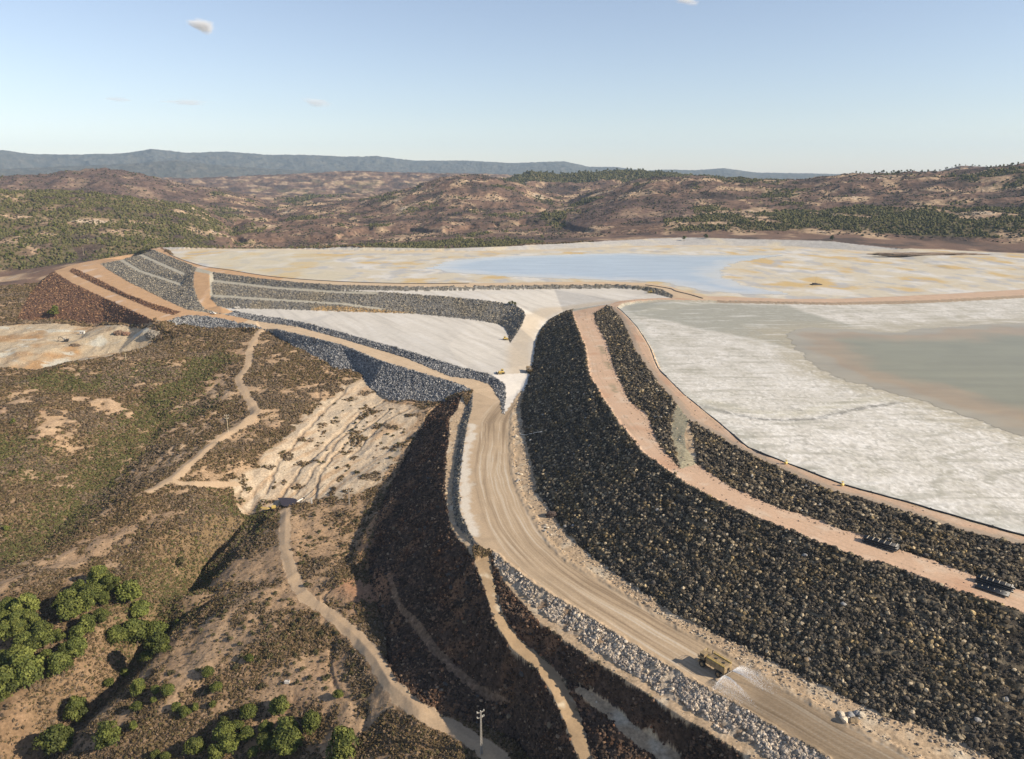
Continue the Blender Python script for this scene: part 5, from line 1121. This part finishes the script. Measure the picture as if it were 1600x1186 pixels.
# ------------------------------------------------------------------ pines
def leaf_mat(name, c1, c2):
    m, t, b = newmat(name)
    at = t.nodes.new('ShaderNodeAttribute'); at.attribute_name = 'albedo'
    oi = t.nodes.new('ShaderNodeObjectInfo'); mr = t.nodes.new('ShaderNodeMapRange'); mr.inputs['To Min'].default_value = .78; mr.inputs['To Max'].default_value = 1.25
    t.links.new(oi.outputs['Random'], mr.inputs['Value']); mx = t.nodes.new('ShaderNodeVectorMath'); mx.operation = 'SCALE'
    t.links.new(at.outputs['Color'], mx.inputs[0]); t.links.new(mr.outputs[0], mx.inputs['Scale']); t.links.new(mx.outputs[0], b.inputs['Base Color'])
    b.inputs['Roughness'].default_value = .7; b.inputs['Specular IOR Level'].default_value = .2; return m
M_LEAF = leaf_mat('pine_needles', None, None)
def crown_mesh(name, seed, nl, per, cols, tall=1.0, leaf=.075):
    g = np.random.default_rng(seed); co = []; col = []; cols = np.array(cols)
    # lobes spread over a dome of unit radius
    for k in range(nl):
        a = g.uniform(0, 2*math.pi); h = g.uniform(-.25, 1.0); rr = math.sqrt(max(0, 1-max(h, 0)**2))*g.uniform(.25, .70)*(1 if h > 0 else .85)
        c = np.array((rr*math.cos(a), rr*math.sin(a), h*.72*tall)); lr = g.uniform(.30, .44)
        d = g.normal(size=(per, 3)); d /= np.linalg.norm(d, axis=1)[:, None]; d[:, 2] = np.where(d[:, 2] < -.3, -d[:, 2], d[:, 2])
        q = c+d*lr*g.uniform(.75, 1.08, (per, 1))*np.array((1, 1, .85))
        nrm = d+.55*g.normal(size=d.shape); nrm /= np.linalg.norm(nrm, axis=1)[:, None]
        u = np.cross(nrm, g.normal(size=d.shape)); u /= np.linalg.norm(u, axis=1)[:, None]; v_ = np.cross(nrm, u); sz = leaf*g.uniform(.7, 1.3, (per, 1))
        co.append(np.stack([q-u*sz, q+v_*sz*.8, q+u*sz, q-v_*sz*.8], 1).reshape(-1, 3))
        cc = cols[g.integers(0, len(cols))]*g.uniform(.8, 1.2); col.append(np.repeat(cc[None]*g.uniform(.8, 1.2, (per, 1)), 4, 0))
    co = np.concatenate(co); col = np.concatenate(col); me = np_mesh(name, co, quads=np.arange(len(co)).reshape(-1, 4), col=col); me.materials.append(M_LEAF); return me
PINEC = ((.105,.118,.026),(.082,.096,.022),(.130,.140,.032),(.066,.078,.019))
CR = [crown_mesh('crown', 900+k, 30, 125, PINEC, (1.0, 1.15, .9, 1.05, 1.25)[k]) for k in range(5)]
CRS = [crown_mesh('crown', 950+k, 14, 40, PINEC, 1.2, .12) for k in range(3)]
DKC = ((.085,.095,.034),(.07,.08,.032),(.10,.105,.04))
CRD = [crown_mesh('crown', 970+k, 14, 36, DKC, 1.15, .13) for k in range(3)]
BUSHC = [crown_mesh('foliage', 980+k, 12, 30, ((.085,.080,.034),(.11,.10,.045),(.07,.062,.03),(.12,.095,.055)), .75, .13) for k in range(3)]
def trunk_mesh(k):
    r2 = random.Random(k); m = MB(); top = Vector((r2.uniform(-.12, .12), r2.uniform(-.12, .12), 1.0)); m.cyl((0, 0, -.35), top*.55, .075, .05, 8).cyl(top*.55, top*1.35, .05, .02, 7)
    for q in range(6):
        a = q*1.05+r2.uniform(-.3, .3); z = r2.uniform(.45, 1.0); m.cyl(top*z, top*z+Vector((math.cos(a)*.5, math.sin(a)*.5, r2.uniform(.18, .4))), .028, .01, 5)
    me = bpy.data.meshes.new('trunk'); m.bm.to_mesh(me); m.bm.free(); me.materials.append(M_BARK); return me
TRM = [trunk_mesh(k) for k in range(3)]
def pine(name, label, group, base, rad, crowns=CR, cat='pine tree', lift=.62):
    r = empty(name, base, rnd.uniform(0, 6.3)); tag(r, label, cat, group)
    c = link('crown', rnd.choice(crowns), None, r); c.location = (0, 0, rad*lift*1.15); c.scale = (rad*rnd.uniform(.92, 1.08), rad*rnd.uniform(.92, 1.08), rad*rnd.uniform(.9, 1.15))
    t_ = link('trunk', rnd.choice(TRM), None, r); t_.scale = (rad, rad, rad*lift*1.3); return r
def pines(lst, label, group, ox, oy, sc):
    for zx, zy, dm in lst:
        px, py, dpx = ox+zx/sc, oy+zy/sc, dm/sc
        b0 = hit(px, py+dpx*.38, Z)
        if not b0: continue
        dist = math.sqrt(b0[0]**2+b0[1]**2+(b0[2]-H)**2); rad = max(.6, dpx/F*dist/2*1.27); pine('pine_tree', label, group, b0, rad)
pines(((545,200,90),(615,240,85),(440,250,60),(515,290,90),(480,340,90),(575,315,60),(720,290,100),(385,320,85),(395,390,95),(335,350,60),(560,410,60),(490,460,80),(435,500,70),(780,380,85)),
  'rounded bright green pine in the upper clump above the shaded ravine', 'pines of the upper clump', 0, 850, 3.53)
pines(((55,360,70),(155,370,95),(25,430,70),(110,440,80),(175,450,80),(40,500,80),(100,490,70),(155,560,90),(240,540,95),(240,490,70),(30,660,80),(110,650,100),(170,690,120),(170,760,120),(50,790,120),(20,830,90),(260,620,45)),
  'rounded bright green pine in the dense clump at the left edge', 'pines of the left clump', 0, 850, 3.53)
pines(((430,590,95),(365,600,60),(340,690,100),(330,520,55)), 'green pine on the slope between the left clump and the ravine', 'pines between clump and ravine', 0, 850, 3.53)
pines(((655,520,85),(755,510,115),(870,500,95),(880,580,105),(815,635,60)), 'large pine in the row casting shade over the ravine', 'pines over the ravine', 0, 850, 3.53)
pines(((1240,1000,60),(1310,1015,60),(1240,1060,95),(1365,1065,70),(1265,1120,90),(1195,1165,80),(1400,1160,50),(1080,1130,80)), 'pine in the clump at the bottom edge right of the ravine', 'pines of the bottom clump', 0, 850, 3.53)
pines(((130,910,100),(55,1020,60),(170,1040,110),(180,1110,130),(60,1110,80),(310,1000,100)), 'pine in the bottom clump, on its side towards the pale wash', 'pines of the bottom clump beside the wash', 400, 850, 3.53)
for zx, zy, dm, lb in ((605,775,45,'small lone pine in the dark ravine shade, the upper one'),(690,715,35,'tiny pine in the ravine under the shading row'),(765,810,65,'tall narrow pine on the right bank of the ravine'),(860,815,40,'small pine bush between two taller ones, right of the ravine'),(930,820,60,'upright pine on the sandy slope right of the ravine'),
  (850,865,30,'tiny pine below the upright pair, right of the ravine'),(425,940,100,'isolated tall pine lit at the edge of the ravine shadow'),(600,1080,105,'big isolated pine at the bottom of the ravine'),(320,1120,130,'biggest pine in the bottom left corner beside the rocks'),(740,1010,40,'small dull pine among dead brush'),
  (755,910,50,'low pine beside the sandy foot of the slope'),(975,910,45,'round pine touching the end of a sandy path'),(1020,935,50,'round pine just right of the one at the path end'),(1080,905,35,'small round pine beyond the pair at the path end'),(1195,805,55,'lone pine on the brown slope above the bottom clump'),
  (1375,640,45,'lone small pine on the slope below the pale foot track'),(1150,720,50,'pine bush at the fork of the pale foot track'),(1175,890,30,'tiny pine right of the lone one, above the bottom clump'),(980,430,25,'tiny green pine on bare soil near the ravine head'),(1375,945,75,'topmost pine of the bottom clump'),
  (860,1170,40,'half hidden low pine at the bottom frame edge'),(915,1183,40,'pine cut by the bottom frame edge')):
    pines(((zx, zy, dm),), lb, None, 0, 850, 3.53)
pines(((475,1140,140),), 'large round pine standing alone on the scrub at the bottom edge', None, 400, 850, 3.53)
pines(((455,835,45),), 'small pine beside the eroded tracks of the wash', None, 400, 850, 3.53)
p = hz(86, 494); pine('broadleaf_tree', 'green tree growing on the brown embankment below the tan road', None, p, 6.5, CRS, 'tree')
for px, py, rad, lb in ((21, 661, 2.2, 'bright yellow green bush on the left scrub hill'), (10, 828, 2.0, 'green bush at the left edge below the scrub hill'), (283, 883, 3.2, 'large green bush at the head of the ravine'), (68, 1186, 1.5, None)):
    if lb: pine('bush', lb, None, hz(px, py), rad, BUSHC if rad > 3 else CRS, 'bush', .25)
for px, py in ((796, 475.5), (800.5, 475), (804.5, 476.5)): pine('bush', 'dark bush in the group of three on the grey dam crest', 'three bushes on the grey dam', hz(px, py), 1.9, CRD, 'bush', .4)
for px, py, lb in ((1069, 374, 'grey tree on the pale bank behind the far shore'), (1103, 371, 'dark leaning tree on the pale bank, right of the grey one'), (1300, 374, 'dark green tree at the right end of the pale bank')): pine('bank_tree', lb, None, hz(px, py+2), 4.5, CRD, 'tree')
# trees one can tell apart against the sky and along the wood's edge
def skyline(px):
    a = bearing(px); j = int(np.argmin(np.abs(azs-a))); m_ = (rs > 1300) & (rs < 5000); el = (Z[:, j]-H)/rs; el[~m_] = -9; i = int(np.argmax(el)); return (X[i, j], Y[i, j], Z[i, j])
for k in range(46):
    px = 1335+265*min(.999, max(0, (k/46+.035*math.sin(k*1.9)+rnd.uniform(-.03, .03)))); q = skyline(px); pine('pine_tree', 'small dark pine standing on the skyline of the right ridge', 'pines along the right skyline', q, rnd.uniform(1.6, 4.2)*math.hypot(q[0], q[1])/2500, CRD, 'pine tree', .55)
for k in range(26):
    px = 800+260*(k+rnd.uniform(.1, .9))/26; q = skyline(px); pine('pine_tree', 'tiny dark pine on the wooded ridge behind the middle hills', 'pines along the middle ridge', q, rnd.uniform(3.5, 5.0)*math.hypot(q[0], q[1])/2500, CRD, 'pine tree', .8)
fr_, id_ = pick(FOR1*(R < 1700)*forest/np.maximum(R, 1300)**3, 90)
for q in fr_: pine('pine_tree', 'green pine at the near edge of the left hill plantation', 'pines at the edge of the left plantation', q, rnd.uniform(2.4, 3.6), CRS, 'pine tree', .8)
fr_, id_ = pick(FOR2*(R < 1800)*forest/np.maximum(R, 1300)**3, 60)
for q in fr_: pine('pine_tree', 'dark green pine on the low wooded hill beyond the upper pond', 'pines on the low hill beyond the pond', q, rnd.uniform(2.4, 3.8), CRD, 'pine tree', .8)
# shrubs one can tell apart on the bare ground by the wash
for poly_, n_, lb, gp in ((((420,930),(520,900),(560,1000),(600,1070),(560,1100),(450,1090),(400,1040)), 60, 'dark shrub on the bare brown ground beside the dirt track', 'shrubs beside the dirt track'),
    (((300,980),(400,900),(430,950),(420,1080),(330,1100),(260,1080)), 50, 'small shrub on the sandy slope right of the ravine', 'shrubs on the sandy slope'),
    (((460,800),(580,800),(560,880),(470,890)), 34, 'dark shrub on the reddish flat south of the brown pool', 'shrubs on the reddish flat'),
    (((520,620),(620,640),(640,700),(540,770),(500,740)), 36, 'shrub growing among the gullies of the pale wash', 'shrubs in the wash')):
    pg = [hit(*q) for q in poly_]; msk = inpoly(X, Y, pg)*(trk_m < .1)*np.isin(reg, (NAT, WASH)); fr_, id_ = pick(msk.astype(np.float32), n_)
    for q in fr_:
        r = empty('shrub', q, rnd.uniform(0, 6)); tag(r, lb, 'shrub', gp); s_ = rnd.uniform(.6, 1.5); c = link('foliage', rnd.choice(BUSHC), None, r); c.scale = (s_*rnd.uniform(.9, 1.5), s_*rnd.uniform(.8, 1.2), s_); c.location = (0, 0, .2*s_)

# ------------------------------------------------------------------ small fair-weather clouds, high and far
def cloud(label, px, py, wpx, hpx, D, dens_, seed, rot=0.0):
    d = Vector(ray(px, py)); d = d/math.hypot(d.x, d.y)*D; sx = wpx/F*d.length/2; sz = hpx/F*d.length/2
    m = MB().ball((0, 0, 0), 1.0, (sx*1.25, sx*.9, sz*1.3), 3)
    cm = bpy.data.materials.new('cloud_vapour'); cm.use_nodes = True; t = cm.node_tree; t.nodes.remove(t.nodes['Principled BSDF'])
    tc = t.nodes.new('ShaderNodeTexCoord'); mp = t.nodes.new('ShaderNodeMapping'); mp.inputs['Scale'].default_value = (1/(sx*1.25), 1/(sx*.9), 1/(sz*1.3)); t.links.new(tc.outputs['Object'], mp.inputs['Vector'])
    ln = t.nodes.new('ShaderNodeVectorMath'); ln.operation = 'LENGTH'; t.links.new(mp.outputs[0], ln.inputs[0])
    nz = t.nodes.new('ShaderNodeTexNoise'); nz.inputs['Scale'].default_value = 1.6; nz.inputs['Detail'].default_value = 5; nz.noise_dimensions = '4D'; nz.inputs['W'].default_value = seed; t.links.new(mp.outputs[0], nz.inputs['Vector'])
    m1 = t.nodes.new('ShaderNodeMath'); m1.operation = 'MULTIPLY_ADD'; m1.inputs[1].default_value = -1.0; m1.inputs[2].default_value = .42; t.links.new(ln.outputs['Value'], m1.inputs[0])
    m2 = t.nodes.new('ShaderNodeMath'); m2.operation = 'MULTIPLY_ADD'; m2.inputs[1].default_value = 1.7; t.links.new(nz.outputs['Fac'], m2.inputs[0])
    m2b = t.nodes.new('ShaderNodeMath'); m2b.operation = 'SUBTRACT'; m2b.inputs[1].default_value = .62; t.links.new(m1.outputs[0], m2.inputs[2]); t.links.new(m2.outputs[0], m2b.inputs[0])
    m3 = t.nodes.new('ShaderNodeMath'); m3.operation = 'MULTIPLY'; m3.use_clamp = False; m3.inputs[1].default_value = dens_/sx
    mc = t.nodes.new('ShaderNodeClamp'); t.links.new(m2b.outputs[0], mc.inputs['Value']); t.links.new(mc.outputs[0], m3.inputs[0])
    vs = t.nodes.new('ShaderNodeVolumePrincipled'); vs.inputs['Color'].default_value = (1, 1, 1, 1); vs.inputs['Anisotropy'].default_value = 0.0; t.links.new(m3.outputs[0], vs.inputs['Density']); t.links.new(vs.outputs[0], t.nodes['Material Output'].inputs['Volume'])
    o = m.build('cloud', cm); o.location = (d.x, d.y, H+d.z); o.rotation_euler = (0, rot, 0); tag(o, label, 'cloud')
cloud('small bright white cloud high in the upper left sky', 314, 40, 46, 20, 22000, 9.0, 1.3, .22)
cloud('cloud cut off by the top frame edge right of centre', 1075, 2, 42, 14, 22000, 5.0, 4.1, .1)
cloud('faint flat cloud low in the sky furthest to the left', 183, 155, 40, 7, 23000, 2.0, 7.7)
cloud('longer faint cloud low in the sky between the two others', 292, 160, 72, 8, 23000, 2.2, 9.2)
cloud('faint puffy cloud low in the sky left of centre', 494, 161, 52, 14, 23000, 2.4, 2.6, .15)
